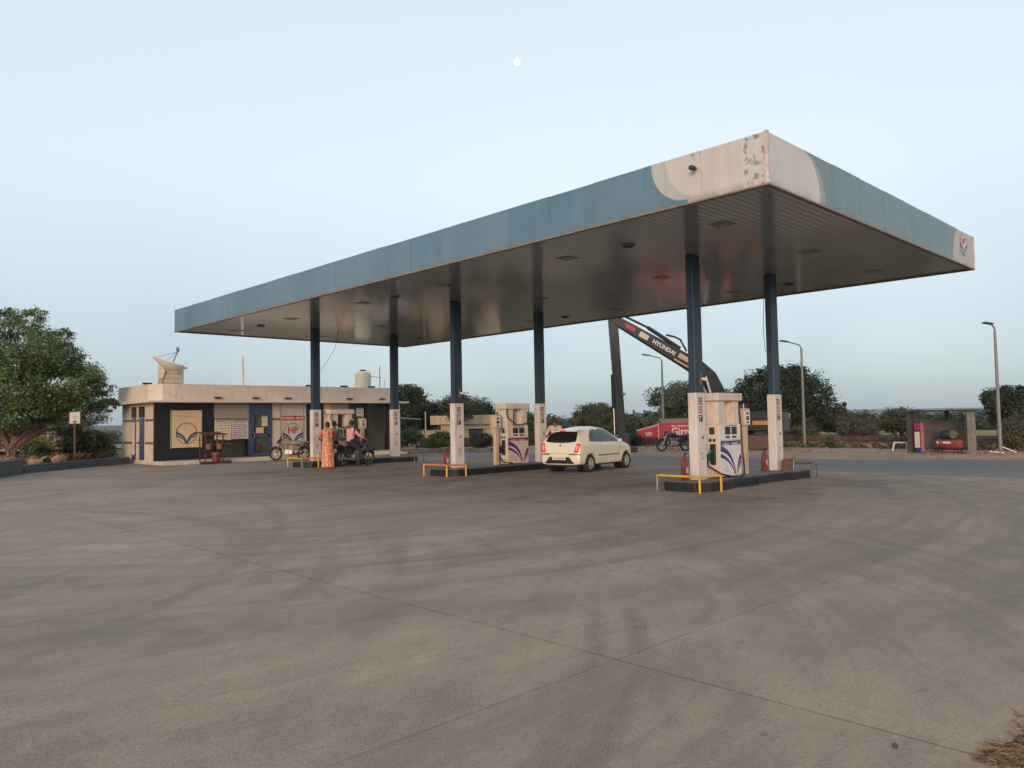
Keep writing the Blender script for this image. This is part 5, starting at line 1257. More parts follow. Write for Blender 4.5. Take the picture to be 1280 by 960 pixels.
# ================================================================== EXCAVATOR
ex = thing('excavator', 'dark long boom excavator parked on the verge with arm hanging down', 'excavator', (23.45, 13.7, 0.0), math.radians(136))
EXB = M('excavator black', (0.010, 0.012, 0.018), 0.5, var=0.25, dirt=0.08); EXO = M('excavator orange', (0.55, 0.20, 0.045), 0.45, dirt=0.2); TRK = M('track rust', (0.14, 0.075, 0.055), 0.85, var=0.35, bump=0.4)
STEEL = M('cylinder chrome', (0.45,0.42,0.40), 0.25, 0.9)
for s in (-1, 1):
    tk_ = MB().prism([(1.55,0.2),(1.75,0.42),(1.6,0.66),(1.3,0.74),(-1.3,0.74),(-1.6,0.66),(-1.75,0.42),(-1.55,0.2),(-1.2,0.04),(1.2,0.04)], s*0.8-0.25, s*0.8+0.25, 'xz').build('track', TRK, ex, bevel=0.02)
    for i in range(14): MB().cbox((-1.25+i*0.19, s*0.8, 0.75), (0.14, 0.54, 0.04)).build('track_shoe', TRK, tk_)
    MB().lathe([(0.26,-0.05),(0.3,0),(0.26,0.05)], 16, 'y', (-1.38, s*(1.06), 0.42)).build('sprocket', TRK, tk_); MB().lathe([(0.26,-0.05),(0.3,0),(0.26,0.05)], 16, 'y', (1.38, s*(1.06), 0.42)).build('idler', TRK, tk_)
MB().cyl((0,0,0.7),(0,0,0.92),0.6,20).build('slew_ring', EXB, ex)
MB().prism([(-1.75,0.95),(1.1,0.95),(1.1,1.5),(0.6,1.9),(-1.5,1.9),(-1.75,1.7)], -1.05, 1.05, 'xz').build('engine_house', EXB, ex, bevel=0.05)
MB().prism([(-2.05,0.92),(-1.72,0.92),(-1.72,1.85),(-1.95,1.85),(-2.1,1.5)], -1.0, 1.0, 'xz').build('counterweight', M('excavator grey', (0.05,0.055,0.065), 0.5, dirt=0.3), ex, bevel=0.06)
MB().box(0.0, 1.25, 0.30, 1.04, 1.0, 2.25).build('cab', EXB, ex, bevel=0.05)
MB().box(0.15, 1.15, 1.041, 1.05, 1.5, 2.15).build('cab_window', SCR, ex)
MB().box(-1.2, -0.2, 1.052, 1.065, 1.25, 1.45).build('orange_band', EXO, ex); MB().box(0.15, 1.1, 1.052, 1.065, 1.08, 1.35).build('orange_band', EXO, ex)
MB().box(-2.12, -2.08, 0.55, 0.85, 1.5, 1.8).build('yellow_light', YEL, ex); MB().box(-2.12, -2.08, 0.55, 0.85, 1.2, 1.42).build('tail_light', RED, ex)
def path_beam(pts, hs, w):
    """tapered box beam in the local xz plane"""
    m = MB(); n = len(pts); up = []; lo = []
    for i, p in enumerate(pts):
        a = Vector(pts[max(0, i-1)]); b = Vector(pts[min(n-1, i+1)]); d = (b-a).normalized(); nn = Vector((-d.y, d.x))
        up.append((p[0]+nn.x*hs[i]/2, p[1]+nn.y*hs[i]/2)); lo.append((p[0]-nn.x*hs[i]/2, p[1]-nn.y*hs[i]/2))
    for i in range(n-1): m.prism([lo[i], lo[i+1], up[i+1], up[i]], -w/2, w/2, 'xz')
    return m
path_beam([(0.75,1.3),(1.05,2.2),(1.25,3.0),(1.6,3.65),(2.1,4.12),(2.9,4.62),(6.35,6.72)], [0.5,0.62,0.72,0.78,0.76,0.68,0.42], 0.46).build('boom', EXB, ex, bevel=0.02)
path_beam([(6.45,7.15),(6.36,6.6),(6.10,1.6),(6.06,0.75)], [0.28,0.46,0.42,0.36], 0.36).build('stick', EXB, ex, bevel=0.02)
cy = MB(); cy.tube([(3.0,-0.0,5.15),(4.6,0.0,6.25)], 0.10, 10); cy.build('stick_cylinder', EXB, ex, smooth=True); MB().tube([(4.6,0,6.25),(6.45,0,7.2)], 0.06, 10).build('cylinder_rod', EXB, ex, smooth=True)
MB().tube([(2.7,0.1,5.0),(3.0,0.1,5.6),(3.3,0.1,5.75),(3.7,0.1,5.85)], 0.05, 8).build('hydraulic_hose', EXB, ex, smooth=True)
for s in (-1, 1): MB().tube([(1.3,s*0.42,1.6),(1.55,s*0.42,2.5)], 0.11, 10).build('boom_cylinder', EXB, ex, smooth=True); MB().tube([(1.55,s*0.42,2.5),(1.85,s*0.42,3.7)], 0.06, 10).build('boom_rod', M('rod pale', (0.6,0.52,0.48), 0.4), ex, smooth=True)
MB().tube([(6.44,0.0,3.9),(6.42,0,2.2)], 0.10, 10).build('bucket_cylinder', EXB, ex, smooth=True); MB().tube([(6.42,0,2.2),(6.40,0,0.8)], 0.055, 10).build('bucket_rod', STEEL, ex, smooth=True)
MB().prism([(5.7,0.9),(6.3,0.85),(6.5,0.3),(6.2,0.05),(5.4,0.0),(5.3,0.2),(5.75,0.35)], -0.5, 0.5, 'xz').build('bucket', EXB, ex, bevel=0.03)
MB().cyl((5.98,0.22,2.9),(5.9,0.32,2.9),0.07,10).build('work_lamp', STEEL, ex)
# boom lettering, on the side that faces the station
bd_ = Vector((6.35-2.9, 0, 6.72-4.62)).normalized(); bu = Vector((-bd_.z, 0, bd_.x))
def bm(s): 
    p = Vector((2.9, 0.232, 4.62)) + bd_*s; return frame(p, -bd_, bu)
text_mesh('boom_lettering', 'HYUNDAI', 0.29, IW, ex, bm(1.12), 0.004, 1.0, bold=0.01)
for (s, w_, h_, mt, dz) in ((2.28, 0.5, 0.26, M('plate buff', (0.5,0.46,0.4), 0.6), 0.0), (3.1, 0.55, 0.2, M('boom red', (0.30,0.04,0.05), 0.5), 0.02), (0.0, 0.58, 0.24, M('boom peach', (0.6,0.34,0.24), 0.5), 0.06), (-0.1, 1.0, 0.07, M('boom peach', (0.6,0.34,0.24)), -0.24)):
    b = MB(); b.mx = bm(s); b.box(-w_/2, w_/2, -h_/2+dz, h_/2+dz, 0, 0.004); b.build('boom_decal', mt, ex)

# ================================================================== CAR
from mathutils.bvhtree import BVHTree
def evaluated(o):
    dg = bpy.context.evaluated_depsgraph_get(); dg.update()
    return bpy.data.meshes.new_from_object(o.evaluated_get(dg))
def torus(mb, R, r, c, n=28, k=10, axis='y'):
    prof = [(R + r*math.cos(2*PI*i/k), r*1.05*math.sin(2*PI*i/k)) for i in range(k+1)]
    vs, fs = [], []
    for (rr, h) in prof[:-1]:
        for q in range(n):
            t = 2*PI*q/n; vs.append((c[0]+rr*math.cos(t), c[1]+h, c[2]+rr*math.sin(t)))
    for i in range(k):
        for q in range(n): a, b = i*n+q, i*n+(q+1) % n; c2, d2 = ((i+1) % k)*n+(q+1) % n, ((i+1) % k)*n+q; fs.append((a, b, c2, d2))
    mb.add(vs, fs)
def make_car(label, loc, rz, sc):
    t = thing('hatchback_car', label, 'car', loc, rz); t.scale = (sc, sc, sc)
    k = NT('car paint'); k.set('Base Color', (0.71, 0.665, 0.515)); k.set('Roughness', 0.24); k.set('Coat Weight', 0.6); k.set('Coat Roughness', 0.06); PAINT = k.m
    st = [(-1.90,.38,.50,.60,.58,.52),(-1.885,.30,.55,.70,.66,.62),(-1.85,.26,.66,.775,.74,.70),(-1.82,.25,.78,.80,.90,.74),(-1.79,.25,.90,.815,1.03,.74),(-1.73,.25,.95,.82,1.16,.70),(-1.64,.24,.98,.825,1.28,.64),(-1.53,.23,1.0,.83,1.37,.585),
          (-1.25,.22,1.0,.832,1.455,.56),(-0.8,.21,.995,.836,1.52,.575),(-0.35,.2,.985,.836,1.545,.585),(0.08,.2,.97,.834,1.515,.58),(0.42,.2,.96,.83,1.40,.575),(0.72,.2,.95,.828,1.225,.61),(0.98,.2,.93,.822,1.04,.66),(1.12,.21,.90,.815,.985,.665),
          (1.35,.22,.85,.80,.94,.64),(1.58,.24,.78,.765,.87,.58),(1.74,.26,.70,.70,.77,.52),(1.84,.30,.60,.60,.66,.44),(1.88,.36,.50,.48,.54,.36)]
    V = []; F = []; P = 9
    for (x, zs, zb, wb, zr, wr) in st:
        sec = [(wb*0.86, zs), (wb*0.975, zs+0.05), (wb*1.0, zs+(zb-zs)*0.5), (wb*0.985, zb-0.03), (wb*0.955, zb+0.015), (wb*0.45+wr*0.55, zb+(zr-zb)*0.55), (wr, zr-(zr-zb)*0.12-0.012), (wr*0.6, zr-0.008), (0.0, zr)]
        V += [(x, -y, z) for (y, z) in sec] + [(x, y, z) for (y, z) in sec[-2::-1]]
    Q = 2*P-1
    for i in range(len(st)-1):
        for j in range(Q-1): a = i*Q+j; F.append((a, a+1, a+Q+1, a+Q))
        F.append((i*Q+Q-1, i*Q, (i+1)*Q, (i+1)*Q+Q-1))
    for i in (0, len(st)-1):
        b = i*Q
        for j in range(P-1): 
            q = (b+j, b+j+1, b+Q-2-j, b+Q-1-j)
            F.append(q if len(set(q)) == 4 else (b+j, b+j+1, b+Q-1-j))
    m = MB(); m.add(V, F); raw = m.build('raw', PAINT, None, smooth=True, sub=2)
    me = evaluated(raw)
    bvh = BVHTree.FromPolygons([v.co.copy() for v in me.vertices], [tuple(p.vertices) for p in me.polygons])
    cutters = []
    for ax_ in (-1.2, 1.2):
        for s in (-1, 1):
            c = MB().cyl((ax_, s*0.56, 0.30), (ax_, s*1.1, 0.30), 0.345, 32).build('cut', PAINT); cutters.append(c)
            bo = raw.modifiers.new('b', 'BOOLEAN'); bo.object = c; bo.operation = 'DIFFERENCE'; bo.solver = 'EXACT'
    body = evaluated(raw)
    for c in cutters: bpy.data.objects.remove(c)
    bpy.data.objects.remove(raw)
    body.name = 'body'; bo_ = link('body', body, t, smooth=True)
    def patch(name, cs, mat, view, off=0.006, nu=14, nv=8, parent=None, bow=(0,0,0,0)):
        """region given by 4 corners in a side ('R','L') or rear ('B') / front view, thrown onto the body skin"""
        vs = []; ok = []
        for i in range(nu+1):
            for j in range(nv+1):
                u, v = i/nu, j/nv
                a = [cs[0][q]*(1-u)*(1-v)+cs[1][q]*u*(1-v)+cs[2][q]*u*v+cs[3][q]*(1-u)*v for q in (0,1)]
                # bulge the edges: bottom, right, top, left
                a[1] += -bow[0]*4*u*(1-u)*(1-v) + bow[2]*4*u*(1-u)*v; a[0] += bow[1]*4*v*(1-v)*u - bow[3]*4*v*(1-v)*(1-u)
                if view == 'R': o_, d_ = Vector((a[0], -2, a[1])), Vector((0,1,0))
                elif view == 'L': o_, d_ = Vector((a[0], 2, a[1])), Vector((0,-1,0))
                elif view == 'B': o_, d_ = Vector((-3, a[0], a[1])), Vector((1,0,0))
                else: o_, d_ = Vector((3, a[0], a[1])), Vector((-1,0,0))
                h_, n_, _, _ = bvh.ray_cast(o_, d_)
                if h_ is None: h_ = o_ + d_*2.0; n_ = -d_; ok.append(False)
                else: ok.append(True)
                if n_.dot(d_) > 0: n_ = -n_
                vs.append(h_ + n_*off)
        fs = [(i*(nv+1)+j, (i+1)*(nv+1)+j, (i+1)*(nv+1)+j+1, i*(nv+1)+j+1) for i in range(nu) for j in range(nv)]
        fs = [f for f in fs if all(ok[q] for q in f)]
        m_ = MB(); m_.add(vs, fs)
        return m_.build(name, mat, parent or t, smooth=True)
    CG = glass_mat('car glass', (0.012, 0.016, 0.018), 0.04); CG2 = glass_mat('car side glass', (0.012, 0.02, 0.023), 0.04)
    BT = M('car black trim', (0.018,0.018,0.019), 0.5); TL = M('tail lamp red', (0.50, 0.02, 0.04), 0.2, emit=0.22); SEAM = M('panel gap', (0.10,0.09,0.065), 0.6)
    for sd in ('R', 'L'):
        patch('rear_side_window', [(-1.22,1.03),(-0.60,1.0),(-0.56,1.43),(-0.93,1.375)], CG2, sd, 0.005, bow=(0,0,0.025,0.07))
        patch('front_side_window', [(-0.50,0.995),(0.74,0.985),(0.20,1.39),(-0.47,1.435)], CG2, sd, 0.005, bow=(0,0.04,0.025,0))
        patch('window_post', [(-0.585,0.995),(-0.515,0.995),(-0.485,1.40),(-0.545,1.40)], BT, sd, 0.007, 3, 6)
        patch('window_divider', [(-1.0,1.0),(-0.975,1.0),(-0.90,1.375),(-0.925,1.375)], BT, sd, 0.009, 2, 6)
        patch('rubbing_strip', [(-0.75,0.535),(0.62,0.535),(0.62,0.565),(-0.75,0.565)], BT, sd, 0.012, 16, 2)
        patch('sill_trim', [(-0.8,0.215),(0.8,0.215),(0.8,0.265),(-0.8,0.265)], BT, sd, 0.006, 16, 2)
        for x0, x1 in ((-0.56, -0.55), (0.66, 0.62), (-1.02, -0.88)): patch('door_seam', [(x1,0.27),(x1+0.008,0.27),(x0+0.008,0.97),(x0,0.97)], SEAM, sd, 0.003, 1, 10)
        patch('door_handle', [(-0.82,0.86),(-0.66,0.86),(-0.66,0.885),(-0.82,0.885)], PAINT, sd, 0.025, 4, 2); patch('door_handle', [(-0.42,0.855),(-0.26,0.855),(-0.26,0.88),(-0.42,0.88)], PAINT, sd, 0.025, 4, 2)
        patch('side_badge', [(0.70,0.74),(0.80,0.74),(0.80,0.76),(0.70,0.76)], BT, sd, 0.006, 2, 2)
        patch('arch_lip', [(-1.56,0.30),(-1.53,0.30),(-1.4,0.60),(-1.44,0.60)], BT, sd, 0.004, 2, 4)
        sg_ = -1 if sd == 'R' else 1
        patch('tail_lamp', [(sg_*0.57,0.68),(sg_*0.775,0.70),(sg_*0.78,0.97),(sg_*0.66,0.99)], TL, 'B', 0.012, 10, 10, bow=(0.02,0,0.0,0.0))
        lp = patch('lamp_cluster', [(sg_*0.635,0.75),(sg_*0.70,0.75),(sg_*0.72,0.90),(sg_*0.67,0.92)], M('lamp clear', (0.7,0.28,0.26), 0.2, emit=0.25), 'B', 0.018, 6, 6)
        patch('rear_reflector', [(sg_*0.36,0.60),(sg_*0.80,0.60),(sg_*0.80,0.63),(sg_*0.42,0.63)], BT, 'B', 0.008, 12, 2)
        patch('headlamp', [(sg_*0.36,0.60),(sg_*0.66,0.64),(sg_*0.66,0.78),(sg_*0.44,0.72)], LENS, 'F', 0.008, 8, 6)
        mi = MB(); mi.sphere((0.52, sg_*0.93, 1.02), (0.07, 0.10, 0.065), 12, 8); mi.build('mirror', PAINT, t, smooth=True)
        MB().cbox((0.55, sg_*0.84, 0.995), (0.05, 0.10, 0.03)).build('mirror_arm', BT, t)
    rgw = patch('rear_window', [(-0.60,1.04),(0.60,1.04),(0.49,1.34),(-0.49,1.34)], CG, 'B', 0.006, 18, 10, bow=(0.05,0.04,0.02,0.04))
    MB().bar((-1.79,0.05,1.03),(-1.70,-0.30,1.14),0.012,0.02).build('rear_wiper', BT, rgw)
    sp = MB(); sp.prism([(-1.66,1.375),(-1.34,1.43),(-1.30,1.455),(-1.64,1.41)], -0.52, 0.52, 'xz'); sp.build('spoiler', PAINT, t, bevel=0.012)
    MB().box(-1.672, -1.64, -0.12, 0.12, 1.375, 1.425).build('brake_light', TL, t)
    patch('tailgate_seam', [(-0.62,0.635),(0.62,0.635),(0.62,0.645),(-0.62,0.645)], SEAM, 'B', 0.004, 16, 1)
    patch('bumper_insert', [(-0.60,0.31),(0.60,0.31),(0.40,0.53),(-0.40,0.53)], BT, 'B', 0.010, 16, 6)
    np_ = MB().box(-1.925, -1.905, -0.27, 0.27, 0.43, 0.53).build('number_plate', M('plate white', (0.62,0.60,0.56), 0.4), t)
    text_mesh('plate_text', 'MH 07 Q 1487', 0.075, BLK, np_, frame((-1.9262, 0, 0.48), (0,-1,0), (0,0,1)), 0.0008, 0.92)
    em = MB(); em.mx = frame((-1.81, 0, 0.90), (0,-1,0), (0,0,1)) ; em.prism([(0,-0.065),(0.04,0),(0,0.065),(-0.04,0)], -0.02, 0.014); em.build('badge', STEEL, t)
    MB().prism([(-1.75,0.20),(1.75,0.22),(1.75,0.30),(-1.75,0.30)], -0.68, 0.68, 'xz').build('underbody', BT, t)
    TY = M('tyre', (0.018,0.018,0.018), 0.85); RIM = M('wheel silver', (0.52,0.50,0.46), 0.4, 0.4, var=0.15, dirt=0.3)
    for ax_ in (-1.2, 1.2):
        for s in (-1, 1):
            w = MB(); yc = s*0.72
            w.lathe([(0.19,-0.085),(0.275,-0.09),(0.295,-0.065),(0.30,0),(0.295,0.065),(0.275,0.09),(0.19,0.085)], 32, 'y', (ax_, yc, 0.295), False); wo_ = w.build('wheel', TY, t, smooth=True)
            r = MB(); r.lathe([(0.192,-0.08),(0.192,0.08),(0.175,0.078),(0.175,-0.078),(0.192,-0.08)], 28, 'y', (ax_, yc, 0.295), False); r.cyl((ax_, yc+s*0.03, 0.295), (ax_, yc+s*0.082, 0.295), 0.05, 14)
            for q in range(6):
                a = 2*PI*q/6+0.3; r.bar((ax_+0.03*math.cos(a), yc+s*0.072, 0.295+0.03*math.sin(a)), (ax_+0.185*math.cos(a), yc+s*0.062, 0.295+0.185*math.sin(a)), 0.02, 0.042, (math.cos(a+PI/2), 0, math.sin(a+PI/2)))
            r.build('rim', RIM, wo_, smooth=True)
            d = MB(); d.cyl((ax_, yc-s*0.02, 0.295), (ax_, yc+s*0.02, 0.295), 0.182, 24); d.build('brake_disc', BT, wo_)
            ar = MB(); ar.cyl((ax_, s*0.45, 0.30), (ax_, s*0.565, 0.30), 0.36, 24); ar.build('wheel_well', BT, t)
    return t
make_car('cream hatchback with lit red tail lamps at the middle pump', (8.05, 10.72, 0.0), math.radians(7.5), 0.94)

# ================================================================== MOTORBIKES
def motorbike(label, loc, rz, tank, steer=0.0, sc=1.0, group='motorbikes'):
    t = thing('motorbike', label, 'motorbike', loc, rz, group); t.scale = (sc, sc, sc)
    TY = M('tyre', (0.018,0.018,0.018)); CH = M('bike alloy', (0.30,0.27,0.24), 0.35, 0.7, var=0.2, dirt=0.3); BB = M('bike black', (0.014,0.014,0.016), 0.35)
    for x in (-0.64, 0.64):
        w = MB(); torus(w, 0.255, 0.047, (x, 0, 0.30)); wo_ = w.build('wheel', TY, t, smooth=True)
        r = MB(); torus(r, 0.215, 0.014, (x, 0, 0.30), 24, 6); r.lathe([(0.05,-0.05),(0.05,0.05)], 12, 'y', (x,0,0.30))
        for q in range(5):
            a = 2*PI*q/5; r.tube([(x+0.03*math.cos(a),0,0.30+0.03*math.sin(a)),(x+0.21*math.cos(a),0,0.30+0.21*math.sin(a))], 0.016, 6)
        r.build('rim', CH, wo_, smooth=True)
    f = MB()
    for s in (-1, 1): f.tube([(0.64,s*0.075,0.30),(0.40,s*0.075,0.88)], 0.022, 8)
    f.build('front_fork', CH, t, smooth=True)
    fd = MB()
    for i in range(9):
        a = math.radians(20+i*17); fd.cbox((0.64+0.33*math.cos(a), 0, 0.30+0.33*math.sin(a)), (0.09, 0.10, 0.05)) if False else None
    fd.tube([(0.64+0.325*math.cos(math.radians(q)), 0, 0.30+0.325*math.sin(math.radians(q))) for q in range(25, 150, 12)], 0.045, 8); fd.build('front_mudguard', BB, t, smooth=True)
    MB().tube([(-0.64+0.33*math.cos(math.radians(q)), 0, 0.30+0.33*math.sin(math.radians(q))) for q in range(40, 175, 12)], 0.055, 8).build('rear_mudguard', BB, t, smooth=True)
    fr = MB(); fr.tube([(0.40,0,0.86),(0.22,0,0.45),(-0.1,0,0.28),(-0.3,0,0.32)], 0.028, 8); fr.tube([(0.40,0,0.86),(-0.2,0,0.70),(-0.75,0,0.74)], 0.025, 8)
    for s in (-1, 1): fr.tube([(-0.3,s*0.1,0.33),(-0.64,s*0.1,0.30)], 0.025, 8); fr.tube([(-0.62,s*0.12,0.32),(-0.50,s*0.12,0.68)], 0.03, 8)
    fr.build('frame', BB, t, smooth=True)
    tk_ = MB(); tk_.sphere((0.12,0,0.82), (0.30,0.15,0.135), 16, 10); tk_.build('fuel_tank', tank, t, smooth=True)
    MB().prism([(-0.82,0.82),(-0.78,0.76),(-0.12,0.70),(0.0,0.76),(-0.1,0.80),(-0.45,0.80),(-0.75,0.86)], -0.12, 0.12, 'xz').build('seat', BLK, t, bevel=0.03)
    MB().prism([(-0.82,0.76),(-0.35,0.68),(-0.12,0.60),(-0.1,0.46),(-0.42,0.50)], -0.11, 0.11, 'xz').build('side_panel', BB, t, bevel=0.03)
    en = MB(); en.cbox((0.02,0,0.40), (0.38,0.24,0.22)); 
    for q in range(6): en.cbox((0.12+q*0.004,0,0.53+q*0.028), (0.19,0.22,0.014))
    en.lathe([(0.10,-0.15),(0.12,-0.12),(0.12,0.12),(0.10,0.15)], 16, 'y', (-0.05,0,0.38)); en.build('engine', CH, t, bevel=0.01)
    MB().tube([(0.2,-0.08,0.52),(0.3,-0.13,0.34),(0.1,-0.16,0.24),(-0.3,-0.17,0.27),(-0.75,-0.17,0.36)], [0.022,0.022,0.024,0.045,0.05], 10).build('exhaust', CH, t, smooth=True)
    hb = MB(); hb.tube([(0.26,-0.36,0.98),(0.34,-0.28,1.0),(0.40,-0.1,0.95),(0.40,0.1,0.95),(0.34,0.28,1.0),(0.26,0.36,0.98)], 0.015, 8); hb.tube([(0.40,0,0.85),(0.39,0,0.98)], 0.03, 8); hb.build('handlebar', BB, t, smooth=True)
    hl = MB(); hl.sphere((0.50,0,0.86), (0.10,0.10,0.11), 14, 8); hl.build('headlamp', BB, t, smooth=True)
    l2 = MB(); l2.sphere((0.535,0,0.86), (0.075,0.085,0.095), 14, 8); l2.build('headlamp_glass', LENS, t, smooth=True)
    vz = MB(); vz.prism([(0.40,0.96),(0.50,0.95),(0.47,1.06),(0.42,1.10)], -0.09, 0.09, 'xz'); vz.build('visor', BB, t, bevel=0.015)
    for s in (-1, 1):
        MB().tube([(0.33,s*0.27,1.0),(0.31,s*0.33,1.14)], 0.008, 6).build('mirror_stalk', BB, t); mm = MB(); mm.sphere((0.31,s*0.34,1.18), (0.02,0.06,0.04), 10, 6); mm.build('mirror', BB, t, smooth=True)
    tl = MB(); tl.sphere((-0.88,0,0.77), (0.05,0.07,0.045), 10, 6); tl.build('tail_light', RED, t, smooth=True)
    MB().tube([(-0.5,0.10,0.72),(-0.72,0.13,0.86),(-0.95,0.08,0.84),(-0.95,-0.08,0.84),(-0.72,-0.13,0.86),(-0.5,-0.10,0.72)], 0.013, 6).build('grab_rail', CH, t, smooth=True)
    MB().tube([(-0.05,0.14,0.30),(-0.18,0.30,0.02)], 0.012, 6).build('side_stand', BB, t)
    MB().bar((-0.94,0,0.58),(-0.94,0,0.70),0.18,0.01,(1,0,0)).build('plate', IW, t)
    return t
TK1 = M('tank black', (0.02,0.02,0.022), 0.25); TK2 = M('dusty tan cover', (0.22,0.18,0.13), 0.8, var=0.3)
pb = motorbike('parked black motorbike with dusty seat before the emblem panel', (5.95, 27.3, 0.0), math.radians(141), TK2)
cv = MB(); cv.sphere((-0.35,0,0.80), (0.48,0.17,0.12), 16, 8); cv.v = [(x, y, z+0.03*math.sin(x*14)) for x, y, z in cv.v]; cv.build('seat_cover', TK2, pb, smooth=True)
motorbike('black motorbike carrying the rider in pink shirt', (4.98, 20.2, 0.0), math.radians(4), TK1)
motorbike('dark motorbike parked on the verge before the red wall', (20.75, 15.95, 0.0), math.radians(150), TK1)

# ================================================================== PEOPLE
SKIN = M('skin brown', (0.20, 0.105, 0.065), 0.55, var=0.06); HAIR = M('hair black', (0.012,0.010,0.010), 0.5)
def skinned(name, joints, edges, radii, tags, mats, parent):
    """continuous body grown over a skeleton; faces take the material of the nearest bone"""
    bm_ = bmesh.new(); lay = bm_.verts.layers.skin.verify(); vv = {}
    for k_, p in joints.items():
        v = bm_.verts.new(p); r = radii[k_]; v[lay].radius = (r, r) if not isinstance(r, tuple) else r; v[lay].use_root = (k_ == 'pelvis'); vv[k_] = v
    for a, b in edges: bm_.edges.new((vv[a], vv[b]))
    me = bpy.data.meshes.new('sk'); bm_.to_mesh(me); bm_.free()
    o = bpy.data.objects.new('sk', me); COL.objects.link(o)
    o.modifiers.new('s', 'SKIN').use_smooth_shade = True
    su = o.modifiers.new('u', 'SUBSURF'); su.levels = 2; su.render_levels = 2
    out = evaluated(o); bpy.data.objects.remove(o)
    out.materials.clear()
    for m_ in mats: out.materials.append(m_)
    seg = [(Vector(joints[a]), Vector(joints[b]), tags.get((a, b), 0)) for a, b in edges]
    for p in out.polygons:
        best = None
        for a, b, tg in seg:
            d = b-a; u = max(0, min(1, (p.center-a).dot(d)/max(1e-9, d.length_squared))); dist = (p.center-(a+d*u)).length
            if best is None or dist < best[0]: best = (dist, tg)
        p.material_index = best[1]
    out.name = name
    return link(name, out, parent, smooth=True)
def fingers(mb, wrist, tip, side):
    w = Vector(wrist); d = (Vector(tip)-w).normalized(); s = d.cross(Vector((1,0,0)));  s = s.normalized() if s.length > 0.1 else Vector((0,1,0)); n = d.cross(s)
    base = w + d*0.085
    for i, L in enumerate((0.07, 0.082, 0.076, 0.06)):
        b = base + s*(i-1.5)*0.019; mb.tube([b-d*0.03, b+d*L*0.5+n*0.006, b+d*L+n*0.022], [0.0095, 0.009, 0.007], 6)
    b = w + d*0.03 + s*(-0.032); mb.tube([b, b+d*0.035-s*0.022, b+d*0.065-s*0.02+n*0.015], [0.011, 0.010, 0.008], 6)
def head_parts(t, h, face, hairmat, bun=False, r=0.095):
    """face features and hair on a head centred at h, looking along face (unit xy)"""
    h = Vector(h); f = Vector(face).normalized(); s = Vector((-f.y, f.x, 0))
    m = MB(); m.sphere((0,0,0), (r*1.02, r*0.92, r*1.16), 18, 12); q = math.atan2(f.y, f.x); R_ = Matrix.Rotation(q, 4, 'Z')
    m.v = [tuple(h + (R_ @ Vector(v))) for v in m.v]
    n = MB(); n.mx = Matrix.Translation(h) @ R_
    n.sphere((r*1.0,0,-0.012), (0.016,0.014,0.022), 8, 6); 
    for sd in (-1, 1): n.sphere((0.0,sd*r*0.93,-0.005), (0.018,0.012,0.03), 8, 6)
    m.v += n.v; m.f += [tuple(i+len(m.v)-len(n.v) for i in fc) for fc in n.f]; m.mi += n.mi
    m.build('head', SKIN, t, smooth=True)
    e = MB(); e.mx = Matrix.Translation(h) @ R_
    for sd in (-1, 1): e.sphere((r*0.93,sd*0.034,0.012), (0.010,0.014,0.008), 8, 5)
    e.cbox((r*0.97,0,-0.052), (0.012,0.045,0.008)); e.build('eyes_and_mouth', HAIR, t)
    hr = MB(); hr.mx = Matrix.Translation(h) @ R_
    hr.sphere((-0.018,0,0.028), (r*1.06, r*1.02, r*1.14), 18, 12)
    hr.v = [v for v in hr.v]
    if bun: hr.sphere((-r*1.15,0,-0.03), (0.05,0.055,0.05), 10, 8)
    # keep the hair off the face: cut the front lower part
    Mi = hr.mx.inverted(); keep = []
    for fi, fc in enumerate(hr.f):
        c = Mi @ (sum((Vector(hr.v[i]) for i in fc), Vector())/len(fc))
        if c.x > r*0.42 and c.z < 0.062: continue
        if c.z < -0.075 and not bun: continue
        keep.append(fc)
    hr.f = keep; hr.mi = [0]*len(keep); hr.build('hair', hairmat, t, smooth=True)
EDG = [('pelvis','spine'),('spine','chest'),('chest','neck'),('neck','skull'),('chest','shl'),('shl','ell'),('ell','wrl'),('wrl','hal'),('chest','shr'),('shr','elr'),('elr','wrr'),('wrr','har'),
       ('pelvis','hpl'),('hpl','knl'),('knl','anl'),('anl','tol'),('pelvis','hpr'),('hpr','knr'),('knr','anr'),('anr','tor')]
RAD = dict(pelvis=(.155,.115), spine=(.145,.105), chest=(.165,.12), neck=.055, skull=.06, shl=.072, shr=.072, ell=.052, elr=.052, wrl=.032, wrr=.032, hal=.03, har=.03, hpl=.10, hpr=.10, knl=.07, knr=.07, anl=.05, anr=.05, tol=.035, tor=.035)
STAND = dict(pelvis=(0,0,.93), spine=(0,0,1.13), chest=(0.0,0,1.33), neck=(0.01,0,1.47), skull=(.02,0,1.53), shl=(0,.185,1.39), ell=(-.02,.25,1.13), wrl=(.06,.26,.90), hal=(.08,.26,.83), shr=(0,-.185,1.39), elr=(-.02,-.25,1.13), wrr=(.06,-.26,.90), har=(.08,-.26,.83),
             hpl=(0,.095,.86), knl=(.02,.10,.48), anl=(0,.10,.08), tol=(.14,.11,.035), hpr=(0,-.095,.86), knr=(.02,-.10,.48), anr=(0,-.10,.08), tor=(.14,-.11,.035))
def tags_for(shirt, pants, shoe, sleeves='long'):
    tg = {}
    for e in EDG:
        a, b = e
        if b in ('spine','chest','shl','shr','ell','elr'): tg[e] = shirt
        elif b in ('wrl','wrr'): tg[e] = shirt if sleeves == 'long' else 0
        elif b in ('hpl','hpr','knl','knr','anl','anr'): tg[e] = pants
        elif b in ('tol','tor'): tg[e] = shoe
        else: tg[e] = 0
    return tg
